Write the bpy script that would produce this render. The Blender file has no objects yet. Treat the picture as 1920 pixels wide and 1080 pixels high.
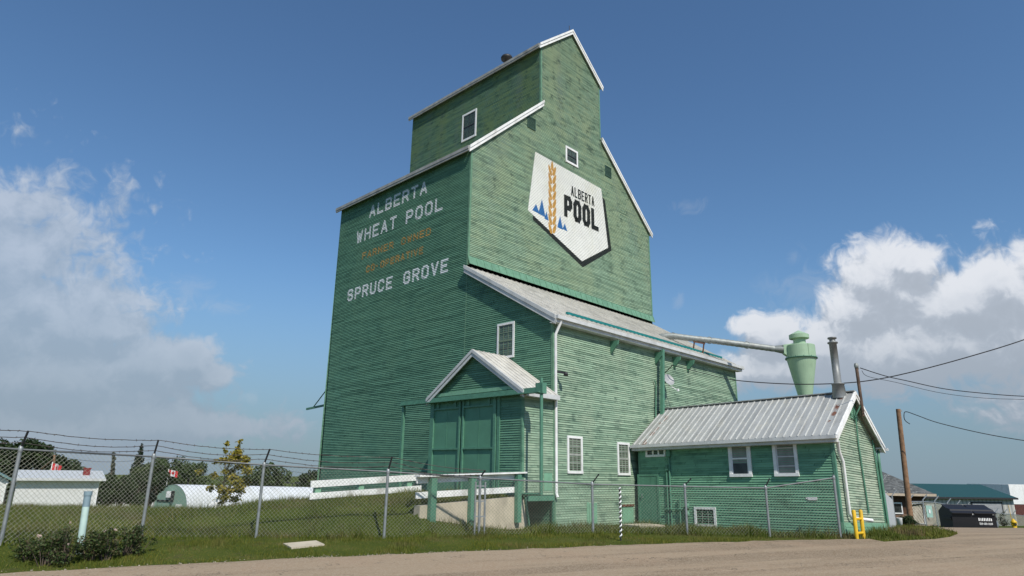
import bpy, math, random
import numpy as np
from mathutils import Vector, Matrix, geometry
random.seed(7); rng = np.random.default_rng(7)
scene = bpy.context.scene
COL = scene.collection
R = math.radians

# ------------------------------------------------------------------ camera
CAM = np.array([-17.59, -14.85, 1.76]); YAW, PITCH, ROLL, FPX = 0.7659, 0.2788, 0.0144, 1228.7
def _axes(y, p, r):
    f = np.array([math.cos(p)*math.cos(y), math.cos(p)*math.sin(y), math.sin(p)])
    rt = np.array([math.sin(y), -math.cos(y), 0.0]); up = np.cross(rt, f)
    c, s = math.cos(r), math.sin(r)
    return c*rt+s*up, -s*rt+c*up, f
RT, UP, FW = _axes(YAW, PITCH, ROLL)
cd = bpy.data.cameras.new("camera"); cd.sensor_width = 36; cd.lens = FPX/1920*36
cd.clip_start = 0.1; cd.clip_end = 3000
cam = bpy.data.objects.new("camera", cd); COL.objects.link(cam)
M = Matrix.Identity(4)
for i in range(3):
    M[i][0], M[i][1], M[i][2], M[i][3] = RT[i], UP[i], -FW[i], CAM[i]
cam.matrix_world = M
scene.camera = cam
scene.render.resolution_x, scene.render.resolution_y = 1024, 576
def ray(u, v):
    return RT*(u-960)/FPX - UP*(v-540)/FPX + FW
FH = np.array([math.cos(YAW), math.sin(YAW)]); RH = np.array([math.sin(YAW), -math.cos(YAW)])
def at(d, u, v):            # point at horizontal forward distance d along the line of sight of a photo pixel
    r = ray(u, v); return CAM + r*(d/(r[0]*FH[0]+r[1]*FH[1]))
def on(ax, val, u, v):
    r = ray(u, v); i = 'xyz'.index(ax); return CAM + r*((val-CAM[i])/r[i])
def sky_dir(u, v):
    r = ray(u, v); r = r/np.linalg.norm(r)
    return math.degrees(math.atan2(r[1], r[0])), math.degrees(math.asin(r[2]))

# ------------------------------------------------------------------ light and sky
SUN_EL, SUN_AZ = 47.0, 20.5          # azimuth measured from -Y towards -X
to_sun = Vector((-math.sin(R(SUN_AZ))*math.cos(R(SUN_EL)), -math.cos(R(SUN_AZ))*math.cos(R(SUN_EL)), math.sin(R(SUN_EL))))
sl = bpy.data.lights.new("sun", 'SUN'); sl.energy = 4.4; sl.angle = R(0.55); sl.color = (1.0, 0.95, 0.87)
sun = bpy.data.objects.new("sun", sl); COL.objects.link(sun)
sun.rotation_euler = to_sun.to_track_quat('Z', 'Y').to_euler()
scene.view_settings.view_transform = 'Standard'; scene.view_settings.look = 'None'
scene.view_settings.exposure = 0.0; scene.view_settings.gamma = 1.0

class NT:
    """small helper around a node tree"""
    def __init__(s, tree): s.t = tree
    def n(s, typ, ins=None, **kw):
        nd = s.t.nodes.new(typ)
        for k, v in kw.items(): setattr(nd, k, v)
        if ins:
            for k, v in ins.items():
                if isinstance(v, bpy.types.NodeSocket): s.t.links.new(v, nd.inputs[k])
                else: nd.inputs[k].default_value = v
        return nd
    def math(s, op, a, b=0.0, c=0.0, clamp=False):
        return s.n('ShaderNodeMath', {0: a, 1: b, 2: c}, operation=op, use_clamp=clamp).outputs[0]
    def vmath(s, op, a, b=(0, 0, 0)):
        nd = s.n('ShaderNodeVectorMath', {0: a, 1: b}, operation=op)
        return nd.outputs['Value'] if op in ('LENGTH', 'DOT_PRODUCT') else nd.outputs[0]
    def mix(s, f, a, b, blend='MIX'):
        nd = s.n('ShaderNodeMix', data_type='RGBA', blend_type=blend, clamp_factor=True)
        for i, v in ((0, f), (6, a), (7, b)):
            if isinstance(v, bpy.types.NodeSocket): s.t.links.new(v, nd.inputs[i])
            else: nd.inputs[i].default_value = (*v, 1) if (i and len(v) == 3) else v
        return nd.outputs[2]
    def noise(s, vec, scale, detail=3, rough=0.55, dist=0.0, dim='3D'):
        return s.n('ShaderNodeTexNoise', {'Vector': vec, 'Scale': scale, 'Detail': detail, 'Roughness': rough, 'Distortion': dist}, noise_dimensions=dim).outputs['Fac']
    def ramp(s, f, lo, hi, a=0.0, b=1.0, smooth=True):
        return s.n('ShaderNodeMapRange', {0: f, 1: lo, 2: hi, 3: a, 4: b}, interpolation_type='SMOOTHSTEP' if smooth else 'LINEAR').outputs[0]
    def comb(s, x, y, z): return s.n('ShaderNodeCombineXYZ', {0: x, 1: y, 2: z}).outputs[0]
    def link(s, a, b): s.t.links.new(a, b)

world = bpy.data.worlds.new("World"); scene.world = world; world.use_nodes = True
wt = world.node_tree; wt.nodes.clear(); W_ = NT(wt)
sky = W_.n('ShaderNodeTexSky', sky_type='NISHITA', sun_disc=False)
sky.sun_elevation = R(SUN_EL)
sky.sun_rotation = math.atan2(to_sun.x, to_sun.y)
sky.air_density = 1.25; sky.dust_density = 0.6; sky.ozone_density = 2.6; sky.altitude = 700
SKY_STR = 0.115
# the clouds: puffs at fixed compass directions and heights, broken up by noise
LEFT = [(-40,620,185,130),(50,560,95,72),(130,600,100,68),(205,610,60,42),(110,700,240,72),(290,690,120,60),(355,680,60,55),(395,705,40,35),(40,820,300,75),(290,795,200,50),(430,800,70,32),(-150,600,300,300)]
RIGHT = [(1665,540,105,85),(1695,495,62,45),(1615,570,80,70),(1455,625,70,42),(1405,608,40,28),(1560,645,130,60),(1800,565,120,65),(1880,525,85,55),(1960,560,150,120),(1750,650,220,80),(1500,690,150,45),(2050,620,250,150)]
WISPS = [(350,545,60,30),(410,575,60,18),(1490,480,22,30),(1545,490,20,20),(1275,565,14,22),(1290,385,40,20),(1510,540,100,50),(470,745,30,20)]
PXD = 57.3/FPX*1.12
def field_group(name, blobs, soft):
    grp = bpy.data.node_groups.new(name, 'ShaderNodeTree')
    grp.interface.new_socket("P", in_out='INPUT', socket_type='NodeSocketVector')
    grp.interface.new_socket("Field", in_out='OUTPUT', socket_type='NodeSocketFloat')
    G = NT(grp); gi = G.n('NodeGroupInput'); go = G.n('NodeGroupOutput'); acc = None
    for c in blobs:
        a, e = sky_dir(c[0], c[1]); ra, re = c[2]*PXD, c[3]*PXD*.92
        dlt = G.vmath('MULTIPLY', G.vmath('SUBTRACT', gi.outputs[0], (a, e, 0)), (1/ra, 1/re, 0))
        f = G.math('SUBTRACT', 1.0, G.vmath('LENGTH', dlt))
        acc = f if acc is None else G.math('SMOOTH_MAX', acc, f, soft)
    G.link(acc, go.inputs[0]); return grp
g_cum = field_group("cumulus_field", LEFT+RIGHT, .12); g_wsp = field_group("wisp_field", WISPS, .05)
tc = W_.n('ShaderNodeTexCoord').outputs['Generated']
sp = W_.n('ShaderNodeSeparateXYZ', {0: tc})
az = W_.math('MULTIPLY', W_.math('ARCTAN2', sp.outputs[1], sp.outputs[0]), 57.2958)
el = W_.math('MULTIPLY', W_.math('ARCSINE', sp.outputs[2]), 57.2958)
def cloud(dv):
    p = W_.comb(az, W_.math('ADD', el, dv), 0)
    wv = W_.n('ShaderNodeTexNoise', {'Vector': p, 'Scale': .35, 'Detail': 2.0}, noise_dimensions='2D').outputs['Color']
    pw = W_.vmath('ADD', p, W_.vmath('MULTIPLY', W_.vmath('SUBTRACT', wv, (.5,.5,.5)), (2.6,2.6,0)))
    nz1 = W_.noise(p, .17, 5, .56, 0, '2D')
    vor = W_.n('ShaderNodeTexVoronoi', {'Vector': pw, 'Scale': .42, 'Detail': 2.0, 'Roughness': .55, 'Smoothness': .35}, feature='SMOOTH_F1', normalize=True, voronoi_dimensions='2D').outputs['Distance']
    nz2 = W_.noise(pw, 1.5, 4, .6, 0, '2D')
    g = W_.n('ShaderNodeGroup'); g.node_tree = g_cum; W_.link(p, g.inputs[0])
    bil = W_.math('MULTIPLY', W_.math('SUBTRACT', .36, vor), .75)
    return W_.math('ADD', g.outputs[0], W_.math('ADD', W_.math('ADD', W_.math('MULTIPLY', W_.math('SUBTRACT', nz1, .5), .95), bil), W_.math('MULTIPLY', W_.math('SUBTRACT', nz2, .5), .34)))
c0 = cloud(0.0); c1 = cloud(1.7)
alpha = W_.math('MULTIPLY', W_.ramp(c0, 0.0, 0.44), W_.ramp(az, 45, 75, 1.0, .84))
lit = W_.ramp(W_.math('SUBTRACT', c0, c1), -0.30, 0.60)
lit = W_.math('MULTIPLY', lit, W_.ramp(c0, 1.15, .25, .55, 1.0))
az_r = W_.ramp(az, 60, 35)        # the right-hand bank is the whiter one
ccol = W_.mix(az_r, (3.1, 3.75, 4.6), (3.75, 4.15, 4.75))
ccol = W_.mix(lit, ccol, (5.0, 5.5, 6.3))
ccol = W_.mix(W_.math('MULTIPLY', az_r, W_.ramp(lit, .15, .8)), ccol, (6.9, 7.1, 7.5))
ccol = W_.mix(W_.math('MULTIPLY', W_.ramp(el, 15, 2), .62), ccol, (2.35, 2.95, 3.65))
skyc = W_.mix(1.0, sky.outputs[0], (0.67, 0.86, 1.0), 'MULTIPLY')
skyc = W_.mix(W_.ramp(el, 18, 0, 0, .85), skyc, (1.80, 2.55, 3.35))
wp_ = W_.comb(az, el, 0); gw = W_.n('ShaderNodeGroup'); gw.node_tree = g_wsp; W_.link(wp_, gw.inputs[0])
wsp = W_.ramp(W_.math('ADD', gw.outputs[0], W_.math('MULTIPLY', W_.math('SUBTRACT', W_.noise(wp_, .5, 5, .65, .8, '2D'), .5), 2.2)), .15, 1.1, 0, .17)
skyc = W_.mix(wsp, skyc, (4.6, 5.0, 5.6))
allc = W_.mix(W_.math('MULTIPLY', alpha, .95), skyc, ccol)
bg = W_.n('ShaderNodeBackground', {0: allc, 1: SKY_STR})
wo = W_.n('ShaderNodeOutputWorld'); W_.link(bg.outputs[0], wo.inputs[0])
world.cycles.sampling_method = 'MANUAL'; world.cycles.sample_map_resolution = 512

# ------------------------------------------------------------------ materials
def new_mat(name):
    m = bpy.data.materials.new(name); m.use_nodes = True
    t = NT(m.node_tree); b = m.node_tree.nodes['Principled BSDF']
    return m, t, b
def mat(name, col, rough=0.6, metal=0.0, var=0.12, scale=6.0, dirt=None, dirt_amt=0.3, spec=0.4, bump=0.0):
    m, t, b = new_mat(name)
    co = t.n('ShaderNodeTexCoord').outputs['Object']
    nz = t.noise(co, scale, 4)
    c = t.mix(t.ramp(nz, .3, .7), [x*(1-var) for x in col], [x*(1+var) for x in col])
    if dirt:
        n2 = t.noise(t.vmath('MULTIPLY', co, (1, 1, .4)), scale*.45, 6, .65)
        c = t.mix(t.math('MULTIPLY', t.ramp(n2, .5, .72), dirt_amt), c, dirt)
    t.link(c, b.inputs['Base Color']); b.inputs['Roughness'].default_value = rough
    b.inputs['Metallic'].default_value = metal; b.inputs['Specular IOR Level'].default_value = spec
    if bump:
        bn = t.n('ShaderNodeBump', {'Height': t.noise(co, scale*6, 3), 'Strength': bump, 'Distance': .01})
        t.link(bn.outputs[0], b.inputs['Normal'])
    return m
EXPO = 0.078        # siding course height
def siding(name, base, alt, fade, dark, amt_fade, amt_dark, hi=0.0, band=0.0):
    m, t, b = new_mat(name)
    co = t.n('ShaderNodeTexCoord').outputs['Object']; s = t.n('ShaderNodeSeparateXYZ', {0: co})
    h = t.math('ADD', s.outputs[0], s.outputs[1]); z = s.outputs[2]
    row = t.math('FLOOR', t.math('DIVIDE', z, EXPO))
    wr = t.n('ShaderNodeTexWhiteNoise', {'Vector': t.comb(row, 3.3, 0)}, noise_dimensions='2D').outputs[0]
    seg = t.math('FLOOR', t.math('DIVIDE', t.math('ADD', h, t.math('MULTIPLY', wr, 4)), 2.9))
    wb = t.n('ShaderNodeTexWhiteNoise', {'Vector': t.comb(row, seg, 0)}, noise_dimensions='2D').outputs[0]
    big = t.noise(t.comb(t.math('MULTIPLY', h, .55), t.math('MULTIPLY', z, .22), 0), 1.0, 4, .6)
    st = t.noise(t.comb(t.math('MULTIPLY', h, .5), t.math('MULTIPLY', row, 1.37), 0), 1.0, 6, .66)
    st2 = t.noise(t.comb(t.math('MULTIPLY', h, 1.5), t.math('MULTIPLY', row, 2.73), 5), 1.0, 5, .68)
    wz = t.noise(t.comb(t.math('MULTIPLY', h, 1.7), t.math('MULTIPLY', z, 1.4), 2), 1.0, 3)
    lo_, hi_ = [x*.60 for x in base], [x*1.20 for x in alt]
    c = t.mix(t.math('ADD', t.math('MULTIPLY', wb, .45), t.math('MULTIPLY', t.ramp(st, .30, .70), .55)), lo_, hi_)
    up = t.ramp(z, 8, 20, 1.0-hi, 1.0) if hi else 1.0
    if band:        # greyed vertical streaks where rain has washed the paint
        bn_ = t.noise(t.comb(t.math('MULTIPLY', h, 1.25), t.math('MULTIPLY', z, .10), 7), 1.0, 4, .6)
        c = t.mix(t.math('MULTIPLY', t.math('MULTIPLY', t.ramp(bn_, .48, .66), band), t.ramp(z, 9, 19)), c, [.5*base[0]+.09, .5*base[1]+.10, .5*base[2]+.11])
    c = t.mix(t.math('MULTIPLY', t.math('MULTIPLY', t.ramp(t.math('ADD', t.math('MULTIPLY', st, .6), t.math('MULTIPLY', big, .5)), .47, .66), amt_fade), up), c, fade)
    c = t.mix(t.math('MULTIPLY', t.math('MULTIPLY', t.ramp(t.math('ADD', t.math('MULTIPLY', st2, .62), t.math('MULTIPLY', wz, .48)), .56, .72), amt_dark), up), c, dark)
    t.link(c, b.inputs['Base Color']); b.inputs['Roughness'].default_value = .65; b.inputs['Specular IOR Level'].default_value = .3
    bj = t.math('FRACT', t.math('DIVIDE', t.math('ADD', h, t.math('MULTIPLY', wr, 4)), 2.9))      # butt joints
    c2 = t.mix(t.math('LESS_THAN', bj, .006), c, dark); t.link(c2, b.inputs['Base Color'])
    bn = t.n('ShaderNodeBump', {'Height': t.noise(t.comb(t.math('MULTIPLY', h, 5), t.math('MULTIPLY', z, 60), 0), 1.0, 3), 'Strength': .3, 'Distance': .006})
    t.link(bn.outputs[0], b.inputs['Normal'])
    return m
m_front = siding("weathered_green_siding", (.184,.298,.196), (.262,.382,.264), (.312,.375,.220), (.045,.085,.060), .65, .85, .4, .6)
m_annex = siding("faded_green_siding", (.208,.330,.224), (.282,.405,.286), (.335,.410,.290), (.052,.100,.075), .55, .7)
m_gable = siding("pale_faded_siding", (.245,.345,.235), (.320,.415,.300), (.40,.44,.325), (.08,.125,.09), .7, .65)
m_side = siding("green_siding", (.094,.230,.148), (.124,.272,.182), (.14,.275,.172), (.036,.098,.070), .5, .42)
m_upside = siding("mottled_green_siding", (.100,.205,.135), (.135,.245,.160), (.165,.245,.105), (.038,.085,.062), .80, .7, 0, .6)
m_office_side = siding("office_green_siding", (.135,.325,.205), (.175,.38,.25), (.19,.385,.235), (.05,.13,.085), .5, .6)
m_green = mat("green_trim_paint", (.092,.232,.155), .5, var=.1, dirt=(.03,.09,.06))
m_door = mat("green_door_paint", (.092,.240,.155), .55, var=.07, scale=2, dirt=(.035,.11,.075))
m_pale = mat("pale_green_paint", (.19,.38,.25), .55, var=.08, dirt=(.11,.24,.16))
m_cyc = mat("cyclone_green_paint", (.33,.47,.315), .5, var=.05, scale=2.5, dirt=(.19,.29,.19), dirt_amt=.5)
m_white = mat("white_trim_paint", (.79,.79,.77), .5, var=.06, dirt=(.38,.36,.32), dirt_amt=.35)
m_white2 = mat("weathered_white_board", (.82,.82,.79), .6, var=.08, scale=3, dirt=(.33,.31,.27), dirt_amt=.65)
m_fascia = mat("grey_white_fascia", (.56,.57,.56), .5, var=.08, scale=3, dirt=(.27,.27,.25), dirt_amt=.45)
m_eave = mat("weathered_eave_board", (.34,.34,.32), .6, var=.15, scale=3, dirt=(.13,.13,.12), dirt_amt=.6)
m_shingle = mat("weathered_roof_sheet", (.53,.51,.455), .65, var=.13, scale=2.2, dirt=(.25,.25,.22), dirt_amt=.4)
m_teal = mat("teal_paint", (.012,.17,.165), .5)
m_steel = mat("galvanized_steel", (.30,.32,.32), .5, .5, var=.12, scale=9)
m_duct = mat("duct_steel", (.27,.29,.275), .55, .25, var=.16, scale=7, dirt=(.25,.22,.19))
m_wire = mat("fence_wire", (.33,.34,.27), .5, .4, var=.1)
m_dark = mat("dark_metal", (.03,.03,.032), .5)
m_barb = mat("rusty_barbed_wire", (.10,.085,.075), .6, .3)
m_rust = mat("rusty_steel", (.13,.06,.035), .75, var=.3, scale=12)
m_wood = mat("pole_wood", (.23,.135,.075), .85, var=.22, scale=5, dirt=(.10,.065,.04), dirt_amt=.6, bump=.4)
m_conc = mat("concrete", (.50,.44,.33), .9, var=.1, scale=2.5, dirt=(.25,.22,.17), dirt_amt=.5, bump=.25)
m_yellow = mat("yellow_paint", (.68,.42,.012), .5, var=.10, dirt=(.30,.20,.06), dirt_amt=.5)
m_black = mat("black_paint", (.010,.010,.012), .5)
m_cable = mat("black_cable", (.012,.012,.013), .6)
m_blackp = mat("black_sign_paint", (.012,.013,.013), .6, var=.2)
m_signw = mat("white_sign_paint", (.90,.89,.83), .6, var=.04, scale=1.5, dirt=(.70,.67,.46), dirt_amt=.4)
m_letter = mat("white_lettering", (.80,.83,.82), .6, var=.08, scale=4, dirt=(.42,.54,.50), dirt_amt=.35)
m_orange = mat("faded_orange_lettering", (.42,.27,.085), .7, var=.25, scale=5, dirt=(.12,.21,.13), dirt_amt=.75)
m_wheat = mat("wheat_gold_paint", (.62,.33,.07), .6, var=.2, scale=8)
m_blue = mat("blue_paint", (.03,.16,.42), .6)
m_interior = mat("dark_interior", (.02,.022,.022), .9)
m_flue = mat("flue_steel", (.22,.23,.225), .5, .3, var=.1)
def glass_mat(name, col=(.03,.04,.038)):
    m, t, b = new_mat(name)
    co = t.n('ShaderNodeTexCoord').outputs['Object']
    c = t.mix(t.ramp(t.noise(co, 2.2, 3), .35, .65), col, [x*2.4 for x in col])
    t.link(c, b.inputs['Base Color']); b.inputs['Roughness'].default_value = .12
    return m
m_glass = glass_mat("dusty_window_glass", (.055,.06,.048)); m_glassd = glass_mat("dark_window_glass", (.018,.021,.021))
m_screen = mat("grey_window_screen", (.25,.25,.235), .9, var=.15, scale=3)

# ------------------------------------------------------------------ mesh building
class MB:
    def __init__(s): s.v = []; s.f = []; s.m = []; s.sm = []
    def face(s, pts, mi=0, smooth=False):
        i = len(s.v); s.v += [tuple(map(float, p)) for p in pts]; s.f.append(tuple(range(i, i+len(pts)))); s.m.append(mi); s.sm.append(smooth)
    def raw(s, v, f, mi=0, smooth=False):
        i = len(s.v); s.v += [tuple(map(float, p)) for p in v]
        for q in f: s.f.append(tuple(i+k for k in q)); s.m.append(mi); s.sm.append(smooth)
    def box(s, a, b, mi=0):
        x0, y0, z0 = [min(p, q) for p, q in zip(a, b)]; x1, y1, z1 = [max(p, q) for p, q in zip(a, b)]
        s.raw([(x0,y0,z0),(x1,y0,z0),(x1,y1,z0),(x0,y1,z0),(x0,y0,z1),(x1,y0,z1),(x1,y1,z1),(x0,y1,z1)],
              [(3,2,1,0),(4,5,6,7),(0,1,5,4),(1,2,6,5),(2,3,7,6),(3,0,4,7)], mi)
    def obox(s, c, ax, ay, az_, mi=0):   # centre and three half-axis vectors
        c, ax, ay, az_ = map(np.array, (c, ax, ay, az_)); p = []
        for k in (-1, 1):
            for i, j in ((-1,-1),(1,-1),(1,1),(-1,1)): p.append(c+i*ax+j*ay+k*az_)
        s.raw(p, [(3,2,1,0),(4,5,6,7),(0,1,5,4),(1,2,6,5),(2,3,7,6),(3,0,4,7)], mi)
    def beam(s, a, b, w, h, mi=0, up=(0,0,1)):
        a, b = np.array(a, float), np.array(b, float); d = b-a; L = np.linalg.norm(d); d /= L
        up = np.array(up, float); sd = np.cross(d, up); sd /= np.linalg.norm(sd); u = np.cross(sd, d)
        s.obox((a+b)/2, d*L/2, sd*w/2, u*h/2, mi)
    def tube(s, pts, r, n=8, mi=0, caps=True, smooth=True):
        pts = [np.array(p, float) for p in pts]; k = len(pts); rs = r if hasattr(r, '__len__') else [r]*k
        base = len(s.v); prev = None; vs = []
        for i, p in enumerate(pts):
            d = pts[min(i+1, k-1)]-pts[max(i-1, 0)]; d = d/(np.linalg.norm(d)+1e-9)
            if prev is None:
                a = np.array([0, 0, 1.]) if abs(d[2]) < .9 else np.array([1., 0, 0]); x = np.cross(d, a)
            else: x = prev-d*np.dot(prev, d)
            x /= np.linalg.norm(x); prev = x; y = np.cross(d, x)
            for j in range(n):
                t = 2*math.pi*j/n; vs.append(p+rs[i]*(math.cos(t)*x+math.sin(t)*y))
        s.raw(vs, [(i*n+j, i*n+(j+1) % n, (i+1)*n+(j+1) % n, (i+1)*n+j) for i in range(k-1) for j in range(n)], mi, smooth)
        if caps:
            s.face([vs[j] for j in range(n)][::-1], mi); s.face([vs[(k-1)*n+j] for j in range(n)], mi)
    def lathe(s, c, prof, n=24, mi=0, smooth=True):    # prof: (radius, z)
        vs = [(c[0]+r*math.cos(2*math.pi*j/n), c[1]+r*math.sin(2*math.pi*j/n), c[2]+z) for r, z in prof for j in range(n)]
        s.raw(vs, [(i*n+j, i*n+(j+1) % n, (i+1)*n+(j+1) % n, (i+1)*n+j) for i in range(len(prof)-1) for j in range(n)], mi, smooth)
    def prism(s, poly, ext, mi=0):       # 3-D polygon extruded by a vector
        p = [np.array(q, float) for q in poly]; e = np.array(ext, float); q = [a+e for a in p]; n = len(p)
        s.face(p[::-1], mi); s.face(q, mi)
        for i in range(n): s.face([p[i], p[(i+1) % n], q[(i+1) % n], q[i]], mi)
    def build(s, name, mats, parent=None, off=(0, 0, 0)):
        me = bpy.data.meshes.new(name)
        v = s.v if tuple(off) == (0, 0, 0) else [(a-off[0], b-off[1], c-off[2]) for a, b, c in s.v]
        me.from_pydata(v, [], s.f)
        for m in (mats if isinstance(mats, (list, tuple)) else [mats]): me.materials.append(m)
        me.polygons.foreach_set('material_index', s.m); me.polygons.foreach_set('use_smooth', s.sm)
        me.update()
        o = bpy.data.objects.new(name, me); COL.objects.link(o)
        if parent: o.parent = parent
        return o
def tag(o, label=None, cat=None, group=None, kind=None):
    for k, v in (('label', label), ('category', cat), ('group', group), ('kind', kind)):
        if v: o[k] = v
    return o
def thing(name, label, cat, loc=(0, 0, 0), group=None):
    o = bpy.data.objects.new(name, None); COL.objects.link(o); o.location = loc; o.empty_display_size = .3
    return tag(o, label, cat, group)
def copy_tree(o, parent=None):
    c = o.copy(); COL.objects.link(c)
    if parent: c.parent = parent
    for ch in list(o.children): copy_tree(ch, c)
    return c

# lap siding: shape = levels (z, left, right); frame maps (h, z, outward) to 3-D
LAP = 0.025
def lap_wall(mb, fr, levels, mi=0):
    for (z0, l0, r0), (z1, l1, r1) in zip(levels, levels[1:]):
        if z1-z0 < 1e-6: continue
        zz = [z0]+[k*EXPO for k in range(math.floor(z0/EXPO)+1, math.ceil(z1/EXPO)+1) if z0+1e-4 < k*EXPO < z1-1e-4]+[z1]
        for a, b in zip(zz, zz[1:]):
            fa, fb = (a-z0)/(z1-z0), (b-z0)/(z1-z0); k = math.floor((a+1e-5)/EXPO)*EXPO
            oa, ob = LAP*(1-(a-k)/EXPO), LAP*max(0, 1-(b-k)/EXPO)
            la, ra, lb, rb = l0+(l1-l0)*fa, r0+(r1-r0)*fa, l0+(l1-l0)*fb, r0+(r1-r0)*fb
            mb.face([fr(la,a,oa), fr(ra,a,oa), fr(rb,b,ob), fr(lb,b,ob)], mi)
            mb.face([fr(la,a,0), fr(ra,a,0), fr(ra,a,oa), fr(la,a,oa)], mi)
def clip(poly, z, keep_above):
    out = []
    for (h0, z0), (h1, z1) in zip(poly, poly[1:]+poly[:1]):
        i0, i1 = (z0 >= z) == keep_above, (z1 >= z) == keep_above
        if i0: out.append((h0, z0))
        if i0 != i1:
            t = (z-z0)/(z1-z0); out.append((h0+(h1-h0)*t, z))
    return out
def painted(mb, fr, polys, lift=.002, mi=0):      # paint that lies on the siding courses
    for n, poly in enumerate(polys):
        zs = [p[1] for p in poly]; k0, k1 = math.floor(min(zs)/EXPO), math.ceil(max(zs)/EXPO)
        for k in range(k0, k1):
            q = clip(clip(poly, k*EXPO, True), (k+1)*EXPO, False)
            if len(q) < 3: continue
            mb.face([fr(h, z, LAP*(1-(z-k*EXPO)/EXPO)+lift+(n % 7)*.0003) for h, z in q], mi)
GL = {'O': [[(.25,0),(.75,0),(1,.2),(1,.8),(.75,1),(.25,1),(0,.8),(0,.2),(.25,0)]], 'A': [[(0,0),(.5,1)],[(.5,1),(1,0)],[(.18,.33),(.82,.33)]],
 'L': [[(0,1),(0,0),(1,0)]], 'B': [[(0,0),(0,1),(.75,1),(.97,.86),(.97,.66),(.75,.52),(0,.52)],[(.75,.52),(1,.36),(1,.16),(.75,0),(0,0)]],
 'E': [[(1,1),(0,1),(0,0),(1,0)],[(0,.52),(.8,.52)]], 'R': [[(0,0),(0,1),(.75,1),(1,.84),(1,.64),(.75,.48),(0,.48)],[(.55,.48),(1,0)]],
 'T': [[(0,1),(1,1)],[(.5,1),(.5,0)]], 'W': [[(0,1),(.25,0)],[(.25,0),(.5,.75)],[(.5,.75),(.75,0)],[(.75,0),(1,1)]], 'H': [[(0,0),(0,1)],[(1,0),(1,1)],[(0,.52),(1,.52)]],
 'P': [[(0,0),(0,1),(.75,1),(1,.84),(1,.6),(.75,.44),(0,.44)]], 'F': [[(1,1),(0,1),(0,0)],[(0,.52),(.8,.52)]], 'M': [[(0,0),(0,1),(.5,.35),(1,1),(1,0)]],
 'N': [[(0,0),(0,1),(1,0),(1,1)]], 'D': [[(0,0),(0,1),(.7,1),(1,.78),(1,.22),(.7,0),(0,0)]], 'C': [[(1,.78),(.75,1),(.25,1),(0,.8),(0,.2),(.25,0),(.75,0),(1,.22)]],
 '-': [[(.1,.5),(.9,.5)]], 'I': [[(.5,0),(.5,1)]], 'V': [[(0,1),(.5,0)],[(.5,0),(1,1)]], 'U': [[(0,1),(0,.2),(.25,0),(.75,0),(1,.2),(1,1)]],
 'S': [[(1,.8),(.75,1),(.25,1),(0,.82),(0,.65),(.25,.52),(.75,.5),(1,.35),(1,.18),(.75,0),(.25,0),(0,.2)]],
 'G': [[(1,.8),(.75,1),(.25,1),(0,.8),(0,.2),(.25,0),(.75,0),(1,.2),(1,.48),(.6,.48)]],
 '7': [[(0,1),(1,1),(.35,0)]], '8': [[(.5,.52),(.05,.75),(.5,1),(.95,.75),(.5,.52),(0,.25),(.5,0),(1,.25),(.5,.52)]], '0': [[(.25,0),(.75,0),(1,.2),(1,.8),(.75,1),(.25,1),(0,.8),(0,.2),(.25,0)]],
 '4': [[(.7,0),(.7,1),(0,.3),(1,.3)]], '1': [[(.5,0),(.5,1)]], ' ': []}
def text_polys(txt, x0, x1, z0, z1, t, gap=.35, space=.9, narrow={'I': .25, '-': .6}):
    ws = [space if c == ' ' else narrow.get(c, 1.0) for c in txt]
    u = (x1-x0)/(sum(ws)+gap*(len(txt)-1)); x = x0; out = []
    for c, w in zip(txt, ws):
        for st in GL[c]:
            pts = [np.array([x+t/2+p[0]*(w*u-t), z0+t/2+p[1]*(z1-z0-t)]) for p in st]
            for a, b in zip(pts, pts[1:]):
                d = b-a; L = np.linalg.norm(d)
                if L < 1e-6: continue
                d /= L; nrm = np.array([-d[1], d[0]])*t/2; e = d*t*.42
                out.append([tuple(a-e-nrm), tuple(b+e-nrm), tuple(b+e+nrm), tuple(a-e+nrm)])
        x += (w+gap)*u
    return out

# ------------------------------------------------------------------ ground and road
def smooth(a, b, x):
    t = np.clip((x-a)/(b-a), 0, 1); return t*t*(3-2*t)
EDGE = [(-40,-420,1100),(-25,-260,1090),(-18,-120,1083),(0,0,1077),(0,140,1069),(0,300,1061),(0,560,1048),(0,700,1043),(0,860,1036),(0,1200,1022),(0,1480,1014),(0,1650,1011)]
def base_z(d):
    return np.maximum(.13*smooth(11, 20, d)-.055*1.5*np.logaddexp(0, (d-23)/1.5), -6.0-.0175*np.maximum(np.abs(d)-134, 0))
def on_base(u, v):              # pixel -> open ground
    z = 0.0
    for _ in range(12):
        p = on('z', z, u, v); z = float(base_z((p[:2]-CAM[:2])@FH))
    return p[:2]
edge_pts = [on_base(u, v) for _, u, v in EDGE]
_ed = np.array([(p-CAM[:2])@FH for p in edge_pts]); _el = np.array([(p-CAM[:2])@RH for p in edge_pts])
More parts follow.
